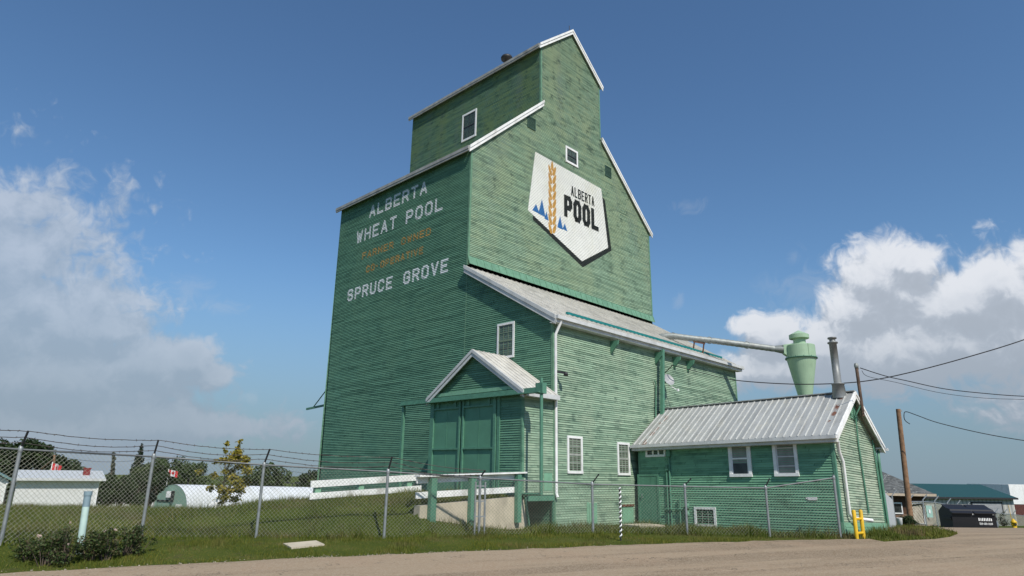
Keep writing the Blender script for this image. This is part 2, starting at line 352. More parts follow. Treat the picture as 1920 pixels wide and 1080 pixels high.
def terrain(x, y):
    x = np.asarray(x, float); y = np.asarray(y, float)
    d = (x-CAM[0])*FH[0]+(y-CAM[1])*FH[1]; l = (x-CAM[0])*RH[0]+(y-CAM[1])*RH[1]
    z = base_z(d)+np.interp(l, [-30,-12,-9.5,-7,-4,-1,12,14], [.34,.33,.22,.10,.05,.05,.05,.0])*smooth(.1, 2.6, d-np.interp(l, _el, _ed))
    Hc = np.interp(x, [-17,-14,-11,-8.5,-5.6,-1.5], [-.5,-.02,.40,.74,.95,1.13])
    Hf = np.interp(x, [-6.2,-5.4,-3.7,-1.5,0,1], [.80,.58,.34,.08,.0,-.1])
    w = smooth(-6.4, -5.5, x)
    yf = np.interp(x, [-14,-11,-9,-7,-5.5], [4.0,3.0,1.8,-.3,-1.1])
    left = Hc*smooth(yf, yf+2.3, y); right = Hf*(1-smooth(0, 1.3, .1-y))
    front = left*(1-w)+right*w
    back = Hc*(1-smooth(0, 5, np.maximum(0, y-5.2)))*np.where(x < -5.7, smooth(yf, yf+2.3, y), 1)
    m = np.where(y < .1, front, back)
    m = np.where((x > -1.4) & (y < 4.55) & (y > .1), 0, m); m = np.where(x > .3, -9, m)
    return np.maximum(z, np.where(m > .01, m, -9))
def axis(lo, hi, step, far):
    a = list(np.arange(lo, hi+1e-6, step)); s = step; p = hi
    up = []
    while p < far: s *= 1.22; p += s; up.append(p)
    s = step; p = lo; dn = []
    while p > -far: s *= 1.22; p -= s; dn.append(p)
    return np.array(dn[::-1]+a+up)
gx, gy = axis(-20, 26, .25, 1500), axis(-16, 14, .25, 1500)
X, Y = np.meshgrid(gx, gy); Z = terrain(X, Y)
nx, ny = len(gx), len(gy); idx = np.arange(nx*ny).reshape(ny, nx)
F4 = np.stack([idx[:-1,:-1], idx[:-1,1:], idx[1:,1:], idx[1:,:-1]], -1).reshape(-1, 4)
me = bpy.data.meshes.new("ground"); me.from_pydata(np.stack([X.ravel(), Y.ravel(), Z.ravel()], 1).tolist(), [], F4.tolist())
me.polygons.foreach_set('use_smooth', [True]*len(me.polygons))
m_ground, t, b = new_mat("grass_soil")
co = t.n('ShaderNodeTexCoord').outputs['Object']
c = t.mix(t.ramp(t.noise(co, .8, 5), .35, .65), (.068,.09,.015), (.10,.12,.022))
c = t.mix(t.math('MULTIPLY', t.ramp(t.noise(co, 1.9, 6, .65), .52, .72), .7), c, (.10,.085,.045))
c = t.mix(t.ramp(t.noise(co, 28, 3), .35, .7, 0, .6), c, (.025,.045,.010))
t.link(c, b.inputs['Base Color']); b.inputs['Roughness'].default_value = 1; b.inputs['Specular IOR Level'].default_value = .1
t.link(t.n('ShaderNodeBump', {'Height': t.noise(co, 30, 4), 'Strength': .8, 'Distance': .05}).outputs[0], b.inputs['Normal'])
me.materials.append(m_ground)
o = bpy.data.objects.new("ground", me); COL.objects.link(o); tag(o, kind='structure')

# road outline
def gp(d, u, v):      # ground point below a pixel at forward distance d
    p = at(d, u, v); return (p[0], p[1])
outline = []
ep = [tuple(p) for p in edge_pts]
for a, bb in zip(ep, ep[1:]):
    n = max(1, int(math.dist(a, bb)/.35))
    for k in range(n):
        q = np.array(a)*(1-k/n)+np.array(bb)*k/n
        outline.append(tuple(q+rng.normal(0, .05, 2)))
for d, u in [(19.4,1655),(20.0,1700),(20.6,1750),(21.5,1778),(23.5,1795),(26,1790),(29,1770),(33,1745),(37,1730),(41,1722),(43,1730),(43.5,1790),(44.5,1850),(47,1900),(49,1960),(54,2100),(60,2400)]:
    outline.append(gp(d, u, 995))
outline += [(60,-90),(-60,-90),(-75,20)]
poly_road = np.array(outline)
def in_poly(px, py, poly):
    x0, y0 = poly[:,0], poly[:,1]; x1, y1 = np.roll(x0, -1), np.roll(y0, -1); ins = np.zeros(len(px), bool)
    for a, bb, c_, d_ in zip(x0, y0, x1, y1):
        if bb == d_: continue
        ins ^= ((bb > py) != (d_ > py)) & (px < (c_-a)*(py-bb)/(d_-bb)+a)
    return ins
pts = [Vector(p) for p in outline]
gx2, gy2 = np.meshgrid(np.arange(-74, 60, 1.5), np.arange(-88, 40, 1.5)); gx2, gy2 = gx2.ravel(), gy2.ravel()
k = in_poly(gx2, gy2, poly_road)
inner = [Vector((a, bb)) for a, bb in zip(gx2[k], gy2[k])]
n0 = len(pts)
res = geometry.delaunay_2d_cdt(pts+inner, [(i, (i+1) % n0) for i in range(n0)], [], 1, 1e-4)
rv = np.array([(v.x, v.y) for v in res[0]]); rz = terrain(rv[:,0], rv[:,1])+.018
me = bpy.data.meshes.new("road"); me.from_pydata([(a, bb, c_) for (a, bb), c_ in zip(rv.tolist(), rz.tolist())], [], [tuple(f) for f in res[2]])
m_road, t, b = new_mat("worn_chipseal")
co = t.n('ShaderNodeTexCoord').outputs['Object']
rot = t.n('ShaderNodeMapping', {'Vector': co, 'Rotation': (0, 0, R(22))}).outputs[0]      # wheel tracks run with the road
st = t.noise(t.vmath('MULTIPLY', rot, (.06, .9, 1)), 1.0, 5, .6)
c = t.mix(t.ramp(st, .43, .57), (.225,.165,.105), (.325,.243,.158))
c = t.mix(t.ramp(t.noise(co, .5, 5, .6), .45, .7, 0, .55), c, (.335,.232,.148))
sp_ = t.n('ShaderNodeTexVoronoi', {'Vector': co, 'Scale': 42.0}).outputs['Color']
spv = t.n('ShaderNodeSeparateColor', {0: sp_}).outputs[0]
c = t.mix(t.ramp(spv, .1, 1, -.1, .6), c, (.42,.345,.255)); c = t.mix(t.ramp(t.noise(co, 55, 2), .55, .75, 0, .65), c, (.12,.09,.063))
vc = t.n('ShaderNodeTexVoronoi', {'Vector': t.vmath('ADD', t.vmath('MULTIPLY', rot, (.16, .32, 1)), t.comb(t.noise(co, .8, 4), t.noise(co, .9, 4), 0)), 'Scale': 1.0}, feature='DISTANCE_TO_EDGE').outputs[0]
c = t.mix(t.ramp(vc, .005, .0, 0, .7), c, (.055,.045,.035))
t.link(c, b.inputs['Base Color']); b.inputs['Roughness'].default_value = .95; b.inputs['Specular IOR Level'].default_value = .2
t.link(t.n('ShaderNodeBump', {'Height': t.noise(co, 60, 3), 'Strength': .7, 'Distance': .012}).outputs[0], b.inputs['Normal'])
me.materials.append(m_road); o = bpy.data.objects.new("road", me); COL.objects.link(o); tag(o, kind='structure')

def pieces(name, m, parent, *fns, off=(0, 0, 0)):     # one mesh object per piece
    for f in fns:
        q = MB(); f(q); q.build(name, m, parent, off)
def bxs(name, m, parent, *boxes): pieces(name, m, parent, *[(lambda q, b_=b_: q.box(*b_)) for b_ in boxes])

# ------------------------------------------------------------------ the elevator
W, D, LH = 14.35, 4.68, 10.44
HA, HB, HE, HCE, HP = 7.19, 10.16, 15.78, 23.53, 25.70
C1, C2, ZR = 4.64, 9.71, 20.0
fF = lambda y0: (lambda h, z, o: (h, y0-o, z))       # walls facing -Y
fL = lambda x0: (lambda h, z, o: (x0-o, h, z))       # walls facing -X
elev = thing("grain_elevator", "tall weathered green wooden grain elevator with white lettering and a painted shield", "grain elevator")
mb = MB()
lap_wall(mb, fF(D), [(HB+.35,0,W),(HE,0,W),(ZR,C1,C2),(HCE,C1,C2),(HP,(C1+C2)/2,(C1+C2)/2)])
mb.build("front_wall", m_front, elev)
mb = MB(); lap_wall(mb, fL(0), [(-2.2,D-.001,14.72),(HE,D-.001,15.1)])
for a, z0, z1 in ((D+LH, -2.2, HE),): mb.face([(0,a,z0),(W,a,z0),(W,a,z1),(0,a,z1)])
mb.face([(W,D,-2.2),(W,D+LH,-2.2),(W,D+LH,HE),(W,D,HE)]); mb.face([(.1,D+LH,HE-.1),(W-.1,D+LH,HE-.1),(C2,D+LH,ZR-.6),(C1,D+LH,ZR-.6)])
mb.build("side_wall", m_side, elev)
CE = D+10.75
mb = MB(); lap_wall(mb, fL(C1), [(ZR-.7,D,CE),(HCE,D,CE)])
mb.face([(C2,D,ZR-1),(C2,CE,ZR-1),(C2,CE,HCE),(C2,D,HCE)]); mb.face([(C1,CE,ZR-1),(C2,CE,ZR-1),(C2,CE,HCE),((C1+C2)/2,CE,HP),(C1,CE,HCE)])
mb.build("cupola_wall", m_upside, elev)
# corner boards
m_corner = mat("faded_corner_paint", (.125,.245,.155), .6, var=.15, dirt=(.05,.12,.08))
bxs("corner_board", m_corner, elev, ((-.03,D-.03,HB+.1),(.07,D+.07,HE)), ((C1-.03,D-.03,ZR+.1),(C1+.07,D+.07,HCE)), ((-.03,-.03,-1),(.08,.08,HA)),
    ((W-.08,D-.03,HB+.2),(W+.03,D+.06,HE)), ((C2-.07,D-.03,ZR),(C2+.03,D+.06,HCE)), ((-.022,D-.03,1.1),(.0,D+.03,HB-.3)), ((W-.08,-.03,-2),(W+.03,.08,HA)))
# roof slabs with fascia
def roof_slab(name, pts, thick, m, parent):
    mbb = MB(); mbb.prism(pts, (0, 0, -thick)); return mbb.build(name, m, parent)
k = (ZR-HE)/C1; ov = .22; yo = .14
roof_slab("house_roof", [(-ov,D+.02,HE-k*ov+.12),(-ov,15.3,HE-k*ov+.12),(C1,15.3,ZR-.42),(C1,D+.02,ZR-.42)], .08, m_shingle, elev)
roof_slab("house_roof", [(W+ov,D-yo,HE-k*ov+.12),(W+ov,15.3,HE-k*ov+.12),(C2,15.3,ZR+.12),(C2,D-yo,ZR+.12)], .08, m_shingle, elev)
xm = (C1+C2)/2; kc = (HP-HCE)/(xm-C1)
roof_slab("cupola_roof", [(C1-ov,D-yo,HCE-kc*ov+.12),(C1-ov,CE+.15,HCE-kc*ov+.12),(xm,CE+.15,HP+.12),(xm,D-yo,HP+.12)], .08, m_shingle, elev)
roof_slab("cupola_roof", [(C2+ov,D-yo,HCE-kc*ov+.12),(C2+ov,CE+.15,HCE-kc*ov+.12),(xm,CE+.15,HP+.12),(xm,D-yo,HP+.12)], .08, m_shingle, elev)
def rake(mbb, p, q, y0, dy, h=.30):     # two stacked boards along a gable edge, in a plane facing -Y or -X
    p, q = np.array(p, float), np.array(q, float); out = np.array(dy, float)
    for a, bb, e in ((0, .46, 1.0), (.5, 1.0, .55)):
        mbb.prism([p-(0,0,h*a), q-(0,0,h*a), q-(0,0,h*bb), p-(0,0,h*bb)], out*e)
y1 = D-yo+.03; e = (0, -.07, 0)
for p_, q_, h_ in (((-ov,y1,HE-k*ov+.13),(C1+.1,y1,ZR+.13+k*.1),.32), ((W+ov,y1,HE-k*ov+.13),(C2,y1,ZR+.13),.26), ((C1-ov,y1,HCE-kc*ov+.13),(xm,y1,HP+.13),.31), ((C2+ov,y1,HCE-kc*ov+.13),(xm,y1,HP+.13),.28)):
    mb = MB(); rake(mb, p_, q_, 0, e, h_); mb.build("rake_board", m_white2, elev)
for x_, ye_, ze_ in ((-ov,15.3,HE-k*ov), (C1-ov,CE+.15,HCE-kc*ov)):
    mb = MB(); mb.box((x_-.03,D-yo+.05,ze_-.12),(x_+.03,ye_,ze_+.10)); mb.box((x_-.05,D-yo+.05,ze_-.02),(x_-.03,ye_,ze_+.12)); mb.build("eave_board", m_eave, elev)
mb = MB(); p = at(1, 965, 97); rv_ = on('x', xm-.55, 965, 100)
mb.lathe((xm-.5, 9.2, HP-.55), [(.14,0),(.14,.70),(.34,.68),(.36,.80),(.30,.90),(.1,.98),(.0,.99)], 16); mb.build("roof_vent", m_dark, elev)
mb = MB(); mb.tube([(xm,D+.1,HP),(xm,D+.1,HP+.5)], .02, 5); mb.build("lightning_rod", m_dark, elev)

def window(parent, fr, h0, h1, z0, z1, cols, rows, fm=m_white, gm=m_glass, fw=.085, bar=.022, sash=True, sm=None, out=.05, off=(0,0,0)):
    """white casing, glass with glazing bars; fr maps (h,z,outward)"""
    f = MB()
    def bx(a, bb, c_, d_, o0, o1): 
        f.raw([fr(a,c_,o0),fr(bb,c_,o0),fr(bb,d_,o0),fr(a,d_,o0),fr(a,c_,o1),fr(bb,c_,o1),fr(bb,d_,o1),fr(a,d_,o1)],[(0,1,2,3),(7,6,5,4),(0,4,5,1),(1,5,6,2),(2,6,7,3),(3,7,4,0)])
    bx(h0,h1,z1-fw,z1,0,out); bx(h0,h1,z0,z0+fw,0,out+.012); bx(h0,h0+fw,z0+fw,z1-fw,0,out-.003); bx(h1-fw,h1,z0+fw,z1-fw,0,out-.003)
    w = f.build("window", fm, parent, off)
    g = MB(); g.face([fr(h0+fw,z0+fw,.020),fr(h1-fw,z0+fw,.020),fr(h1-fw,z1-fw,.020),fr(h0+fw,z1-fw,.020)]); g.build("pane", gm, w)
    if cols:
        f = MB(); a, bb, c_, d_ = h0+fw, h1-fw, z0+fw, z1-fw
        for i in range(1, cols): x = a+(bb-a)*i/cols; bx(x-bar/2,x+bar/2,c_,d_,.02,.031)
        for i in range(1, rows): z = c_+(d_-c_)*i/rows; bx(a,bb,z-bar/2,z+bar/2,.02,.033)
        if sash:
            z = (c_+d_)/2; bx(a,bb,z-.035,z+.035,.02,.040); bx(a,a+.035,c_,d_,.02,.036); bx(bb-.035,bb,c_,d_,.02,.036)
        f.build("glazing_bars", sm or m_pale, w)
    return w
m_vent = mat('dark_vent_paint', (.038,.085,.06), .6)
def vent(parent, fr, h0, h1, z0, z1):
    f = MB(); fr3 = lambda a, bb, c_, d_, o1: f.raw([fr(a,c_,0),fr(bb,c_,0),fr(bb,d_,0),fr(a,d_,0),fr(a,c_,o1),fr(bb,c_,o1),fr(bb,d_,o1),fr(a,d_,o1)],[(0,1,2,3),(7,6,5,4),(0,4,5,1),(1,5,6,2),(2,6,7,3),(3,7,4,0)])
    fr3(h0,h1,z0,z1,.018); v = f.build("vent", m_interior, parent)
    f.__init__(); fr3(h0-.05,h0,z0-.05,z1+.05,.05); fr3(h1,h1+.05,z0-.05,z1+.05,.05); fr3(h0,h1,z1,z1+.05,.052); fr3(h0,h1,z0-.05,z0,.052)
    n = 7
    for i in range(n):
        z = z0+(z1-z0)*(i+.3)/n; f.face([fr(h0,z,.045),fr(h1,z,.045),fr(h1,z+.07,.02),fr(h0,z+.07,.02)])
    f.build("louvre", m_vent, v)
m_sashg = mat("sash_green", (.16,.22,.15), .6)
window(elev, fL(C1), 9.46, 10.66, 19.98, 21.72, 2, 2, gm=m_glassd, fw=.11, sm=m_dark)
window(elev, fF(D), 6.58, 7.60, 17.50, 18.44, 2, 1, gm=m_glassd, fw=.11, sm=m_dark)
vent(elev, fF(D), 3.66, 4.16, 18.32, 18.86); vent(elev, fF(D), 10.12, 10.60, 18.02, 18.56)
window(elev, fL(0), 1.88, 2.79, 6.02, 7.42-.02, 3, 4, sm=m_sashg)
m_bars = mat("grey_glazing_bars", (.33,.35,.31), .6)
window(elev, fF(0), .71, 1.57, 1.86, 3.14, 3, 4, sm=m_bars); window(elev, fF(0), 3.72, 4.54, 1.83, 3.05, 3, 4, sm=m_bars)

# lettering on the side wall (text runs towards -Y)
fT = lambda h, z, o: (-o, -h, z)
for txt, ya, yb, z0, z1, tt, g_, sp2, m_, nm in (("ALBERTA",12.34,7.66,14.42,15.08,.125,.28,.8,m_letter,"white_lettering"),("WHEAT POOL",13.36,6.46,13.24,13.92,.125,.30,.75,m_letter,"white_lettering"),("SPRUCE GROVE",13.76,5.90,10.19,10.84,.125,.30,1.05,m_letter,"white_lettering"),
        ("FARMER OWNED",12.7,7.22,12.22,12.60,.085,.28,1.1,m_orange,"faded_lettering"),("CO- OPERATIVE",12.24,7.70,11.42,11.80,.085,.26,.15,m_orange,"faded_lettering")):
    pl = text_polys(txt, -ya, -yb, z0, z1, tt, g_, sp2)
    if ' ' in txt:      # each painted word is a part of its own
        i_ = txt.index(' '); n_ = sum(len(st)-1 for c_ in txt[:i_] for st in GL[c_]); words = [pl[:n_], pl[n_:]]
    else: words = [pl]
    for w_ in words:
        mb = MB(); painted(mb, fT, w_); mb.build(nm, m_, elev)
# painted shield
fD = fF(D)
pD = lambda u, v: tuple(on('y', D-.01, u, v)[[0, 2]])
SH = [pD(*q) for q in ((1003.4,284.5),(1127,354),(1140,464.5),(1091,490),(989.5,394))]
mb = MB(); painted(mb, fD, [[pD(1010,292), pD(1126,366), pD(1134,375), pD(1146.5,470), pD(1092.5,501.5), pD(999,412), pD(999,398)]], .002); mb.build("shield_shadow", m_blackp, elev)
mb = MB(); painted(mb, fD, [SH], .0045); shield = mb.build("painted_shield", m_signw, elev)
mb = MB(); painted(mb, fD, text_polys("ALBERTA", 7.00, 9.00, 15.72, 16.30, .085, .22), .0075); mb.build("black_lettering", m_blackp, shield)
mb = MB(); painted(mb, fD, text_polys("POOL", 6.42, 9.36, 14.38, 15.62, .27, .14), .0075); mb.build("black_lettering", m_blackp, shield)
mb = MB(); kz = np.linspace(13.45, 16.55, 8)
def leaf(cx, cz, L, wd, ang):
    out = []
    for s_ in np.linspace(0, 2*math.pi, 11)[:-1]:
        a, bb = math.sin(s_)*wd/2, -math.cos(s_)*L/2; bb2 = bb; a2 = a*(1-.35*bb/(L/2))
        out.append((cx+a2*math.cos(ang)+bb2*math.sin(ang), cz-a2*math.sin(ang)+bb2*math.cos(ang)))
    return out
for z in kz:
    painted(mb, fD, [leaf(5.50-.17, z, .62, .21, -.38)], .0075); painted(mb, fD, [leaf(5.50+.17, z+.06, .62, .21, .38)], .0078)
painted(mb, fD, [leaf(5.50, 16.85, .55, .2, 0)], .0081)
mb.build("wheat_ear", m_wheat, shield)
for x0, x1, z0, z1 in ((4.02,4.55,13.98,14.38),(4.45,4.98,13.93,14.78),(4.90,5.22,13.82,14.24),(5.88,6.32,13.66,14.32),(6.28,6.66,13.68,14.02)):
    mb = MB(); painted(mb, fD, [[(x0,z0),(x1,z0-.03),((x0+x1)/2,z1)]], .0084); mb.build("blue_peak", m_blue, shield)

# annex
mb = MB()
lap_wall(mb, fF(0), [(-2.2,0,W),(HA,0,W)]); mb.build("annex_front_wall", m_annex, elev)
mb = MB()
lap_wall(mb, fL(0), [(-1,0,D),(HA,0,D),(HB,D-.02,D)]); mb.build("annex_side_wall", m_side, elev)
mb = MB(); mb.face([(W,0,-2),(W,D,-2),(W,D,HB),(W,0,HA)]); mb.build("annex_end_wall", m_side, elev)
ka = (HB+.02-HA-.24)/D; eo = .28
def rz_(y): return HA+.24+ka*y
pr = MB(); pr.prism([(-.2,-eo,rz_(-eo)),(W+.2,-eo,rz_(-eo)),(W+.2,D,rz_(D)),(-.2,D,rz_(D))], (0,0,-.07))
for i in range(49):
    x = -.1+i*.3; pr.beam((x,-eo,rz_(-eo)+.012),(x,D-.02,rz_(D-.02)+.012), .05, .03)
pr.build("annex_roof", m_shingle, elev)
mb = MB(); ys = .42; mb.beam((1.3,ys,rz_(ys)+.05),(13.75,ys-.05,rz_(ys-.05)+.05), .10, .10); mb.build("roof_edge_strip", m_teal, elev)
mb = MB(); mb.box((-.2,-eo-.03,rz_(-eo)-.25),(W+.2,-eo-.001,rz_(-eo)+.005)); mb.box((-.2,-eo-.13,rz_(-eo)-.13),(W+.28,-eo-.031,rz_(-eo)-.0)); 
mb.box((-.2,-eo,rz_(-eo)-.25),(W+.2,-.02,rz_(-eo)-.22)); mb.build("gutter", m_fascia, elev)
mb = MB(); rake(mb, (-.17,-eo,rz_(-eo)+.02), (-.17,D,rz_(D)+.02), 0, (-.06,0,0), .33); mb.build("annex_rake_board", m_fascia, elev)
mb = MB()   # skirt flashing above the annex roof
mb.prism([(-.03,D-.16,HB+.12),(W+.02,D-.16,HB+.12),(W+.02,D-.03,HB+.50),(-.03,D-.03,HB+.50)], (0,.02,0))
for i in range(33):
    x = i*W/32; mb.beam((x,D-.165,HB+.12),(x,D-.035,HB+.50), .035, .03, up=(0,-1,0))
mb.build("skirt_flashing", mat("skirt_paint", (.135,.275,.18), .6, var=.12, dirt=(.06,.14,.09)), elev)
mb = MB(); mb.tube([(.07,-.33,HA+.02),(.07,-.30,HA-.15),(.06,-.07,HA-.55),(.06,-.07,1.22),(.06,-.12,1.08)], .055, 8); mb.build("downspout", m_white, elev)
for x in (3.5, 6.75, 8.25, 9.45):
    mb = MB(); mb.prism([(x-.04,-.02,6.92),(x-.04,-.40,6.92),(x-.04,-.36,6.76),(x-.04,-.02,6.40)], (.08,0,0)); mb.build("eave_bracket", m_green, elev)
mb = MB(); mb.beam((6.62,-.30,4.0),(6.90,-.30,7.05), .15, .13, up=(0,1,0)); mb.tube([(6.42,-.1,3.9),(6.58,-.1,5.55),(6.50,-.1,5.7)], .03, 6)
for i in range(8): mb.tube([(6.98,-.3,4.6+i*.3),(7.05,-.2,4.7+i*.3)], .015, 5)
mb.build("cable_post", m_green, elev)
mb = MB(); mb.box((.02,-.06,5.2),(.12,-.015,5.36)); mb.beam((.07,-.05,5.3),(.22,-.32,5.25), .06, .07); mb.lathe((.26,-.36,5.15), [(.0,.14),(.06,.13),(.09,.0),(.0,.0)], 10); mb.build("wall_lamp", m_dark, elev)
mb = MB()
mb.box((1.92,-.035,-.2),(2.36,-.0,.86)); mb.box((2.02,-.045,-.1),(2.03,-.034,.84)); mb.box((2.14,-.045,-.1),(2.15,-.034,.84)); mb.box((1.78,-.03,-.2),(1.9,0,.9)); mb.build("hatch_door", m_pale, elev)
mb = MB(); mb.box((-.52,-.03,1.30),(-.10,0,1.86)); mb.build("access_panel", m_pale, elev)
mb = MB(); mb.box((3.95,-.04,-.2),(4.66,-.0,.70)); hb = mb.build("low_hatch", m_pale, elev)
mb = MB(); mb.box((3.93,-.07,.70),(4.68,-.0,.78)); mb.build("hatch_lintel", m_rust, hb)
mb = MB(); mb.beam((1.0,15.1,5.30),(1.0,18.6,5.12), .06, .10); mb.beam((1.35,15.1,5.42),(1.0,18.6,5.14), .06, .08); mb.tube([(.6,15.1,6.6),(1.0,17.9,5.18)], .03, 6); mb.build("loading_arm", m_green, elev)

# vestibule
XV, VB, VT, YP = -1.57, 1.15, 4.52, 2.30
mb = MB()
ve = lambda y0: (lambda h, z, o: (h, y0-o, z))
lap_wall(mb, fF(-.004), [(VB,XV,0),(VT,XV,0)])
mb.face([(XV,4.62,VB),(0,4.62,VB),(0,4.62,VT),(XV,4.62,VT)]); mb.box((XV,0,VB-.12),(0,4.6,VB))
mb.build("vestibule_side_wall", m_annex, elev)
mb = MB(); lap_wall(mb, fL(XV), [(VB,-.004,1.0),(4.3,-.004,1.0)]); lap_wall(mb, fL(XV), [(4.3,-.004,4.62),(VT,-.004,4.62),(6.0,YP,YP)])
mb.face([(XV+.02,1.0,VB),(XV+.02,4.62,VB),(XV+.02,4.62,4.3),(XV+.02,1.0,4.3)])
mb.box((XV-.03,-.035,VB),(XV+.06,.05,VT)); mb.build("vestibule_front_wall", m_side, elev)
kv = (6.0-VT)/YP
def vz(y): return 6.0-kv*abs(y-YP)+.10
mb = MB()
for ya in (-.26, 4.78):
    mb.prism([(XV-.18,ya,vz(ya)),(.0,ya,vz(ya)),(.0,YP,vz(YP)),(XV-.18,YP,vz(YP))], (0,0,-.06))
    n = 12
    for i in range(7):
        x = XV-.15+i*.26; mb.beam((x,ya,vz(ya)+.01),(x,YP,vz(YP)+.01), .04, .025)
mb.build("vestibule_roof", m_shingle, elev)
for y_ in (-.24, 4.78):
    mb = MB(); rake(mb, (XV-.17,y_,vz(y_)+.01), (XV-.17,YP,vz(YP)+.02), 0, (-.06,0,0), .26); mb.build("rake_board", m_fascia, elev)
mb = MB(); mb.box((XV-.15,-.31,vz(-.26)-.17),(-.0,-.27,vz(-.26)-.02)); mb.box((XV-.15,-.28,vz(-.26)-.17),(0,-.02,vz(-.26)-.14)); mb.build("eave_board", m_fascia, elev)
mb = MB(); mb.box((XV-.13,.12,4.54),(XV-.02,4.85,4.66)); mb.build("gable_sill", m_pale, elev)
mb = MB(); mb.box((XV-.20,-.95,4.36),(XV-.08,6.35,4.51)); mb.box((XV-.27,-.95,4.33),(XV-.08,6.35,4.37))
mb.box((XV-.205,-1.05,4.30),(XV+.0,-.75,4.64)); tr = mb.build("door_track", m_green, elev)
mb = MB(); mb.tube([(XV-.14,-.95,4.80),(XV-.14,-.95,1.20)], .055, 8); mb.tube([(XV-.14,-.95,1.22),(XV-.02,-.05,1.20)], .04, 6); mb.build("track_pole", m_green, elev)
mb = MB(); mb.box((XV-.19,6.16,.9),(XV-.09,6.27,4.42)); mb.build("track_pole", m_green, elev)
bxs("door_jamb", m_green, elev, *[((XV-o_,a,VB-.1),(XV,bb,4.36)) for a, bb, o_ in ((4.44,4.64,.09),(2.78,2.86,.09),(2.96,3.04,.09),(1.16,1.28,.09),(1.0,1.12,.06))])
for y0, y1 in ((3.04,4.44),(1.28,2.78)):
    mb = MB(); mb.box((XV-.03,y0,VB-.05),(XV+.01,y1,4.36)); ym = (y0+y1)/2
    mb.box((XV-.038,ym-.012,VB),(XV-.029,ym+.012,4.3)); dr = mb.build("sliding_door", m_door, elev)
    bxs("door_rail", m_green, dr, *[((XV-.085,y0,z),(XV-.03,y1,z+.06)) for z in (2.62, 4.06)])
    bxs("hanger", m_green, dr, *[((XV-.09,y-.05,4.13),(XV-.03,y+.05,4.36)) for y in (y0+.22, y1-.22)])
mb = MB(); mb.box((-1.40,-.06,.98),(-.02,.02,1.14)); mb.box((-.07,-.03,0),(-.0,.03,.98)); mb.beam((-1.46,-.05,1.1),(-1.28,-.05,.25), .05, .07, up=(0,1,0)); mb.box((-1.38,-.05,.02),(-.07,-.01,.06)); mb.build("pit_frame", m_green, elev)
mb = MB(); mb.face([(-1.36,1.3,-.1),(0,1.3,-.1),(0,1.3,1.02),(-1.36,1.3,1.02)]); mb.face([(-1.36,.12,-.0),(-.02,.12,.0),(-.02,1.3,.03),(-1.36,1.3,.03)]); mb.face([(-1.29,0.3,-.1),(-1.29,4.6,-.1),(-1.29,4.6,1.02),(-1.29,.3,1.02)]); mb.face([(-1.3,4.4,-.1),(0,4.4,-.1),(0,4.4,1.02),(-1.3,4.4,1.02)]); mb.build("pit_shade_sheets", m_interior, elev)  # black sheets standing in for the shade under the vestibule

# ramp wall and railings
mb = MB()
mb.prism([(-5.66,0,-.4),(-1.24,0,-.4),(-1.36,0,1.12),(-1.57,0,1.13),(-5.66,0,.93)], (0,.26,0)); mb.box((-1.57,.261,-.4),(-1.31,4.6,1.03))
tag(mb.build("retaining_wall", m_conc), "stained concrete retaining wall at the side of the grassy door ramp", "retaining wall")
def railing(label, posts, segs, cap=None, yb=0):
    r_ = thing("ramp_railing", label, "railing", posts[0][0], "railings along the door ramp")
    o_ = posts[0][0]
    for (a, top, w) in posts:
        q = MB(); q.box((a[0]-w,a[1]-.07,a[2]),(a[0]+w,a[1]+.07,top)); q.build("post", m_pale if yb else m_green, r_, o_)
    for a, bb, h in segs:
        q = MB(); q.beam(a, bb, .045, h); q.build("rail_board", m_white2, r_, o_)
    if cap:
        q = MB(); q.beam(cap[0], cap[1], .24, .045); q.build("rail_cap", m_white2, r_, o_)
yq = -.08
railing("near ramp railing with a white cap board above the concrete wall", [((-5.30,yq,.40),1.66,.10),((-3.80,yq,.20),1.72,.10),((-1.82,yq,.36),1.79,.09)],
        [((-5.80,.03,1.60),(-1.5,.03,1.76),.17),((-5.80,.03,1.20),(-1.72,.03,1.34),.17)], ((-5.82,-.02,1.71),(-1.45,-.02,1.86)))
railing("far ramp railing of two white boards on pale posts across the grass", [((-6.15,4.58,.4),1.40,.10),((-4.55,4.58,.4),1.50,.10),((-2.55,4.58,.4),1.64,.10)],
        [((-6.45,4.48,1.41),(-2.05,4.48,1.66),.21),((-6.45,4.48,1.05),(-2.05,4.48,1.28),.19)], None, 1)

# ------------------------------------------------------------------ dish, cyclone
mb = MB(); p = on('y', -.35, 1253, 713)
root = thing("satellite_dish", "small grey satellite dish mounted beside the green cable post high on the annex wall", "satellite dish", tuple(p))
ax = np.array([-.35,-.80,.42]); ax /= np.linalg.norm(ax); e1 = np.cross(ax, (0,0,1)); e1 /= np.linalg.norm(e1); e2 = np.cross(e1, ax)
rings = [(0, 0), (.10, .01), (.19, .035), (.25, .065)]; vs = []
for r_, h in rings:
    for j in range(16): vs.append(ax*h+e1*r_*math.cos(j*math.pi/8)+e2*r_*1.1*math.sin(j*math.pi/8))
mb.raw(vs, [(i*16+j, i*16+(j+1) % 16, (i+1)*16+(j+1) % 16, (i+1)*16+j) for i in range(3) for j in range(16)], 0, True)
mb.build("reflector", mat("dish_grey", (.34,.35,.35), .5), root)
mb = MB(); mb.tube([(0,0,-.2),(.16,-.3,-.42)], .018, 6); mb.obox((.18,-.33,-.42),(.05,0,0),(0,.03,0),(0,0,.05)); mb.build("feed_arm", m_white, root)
mb = MB(); mb.tube([(0,0,0),(-.05,.33,-.2)], .025, 6); mb.build("mount", m_dark, root)

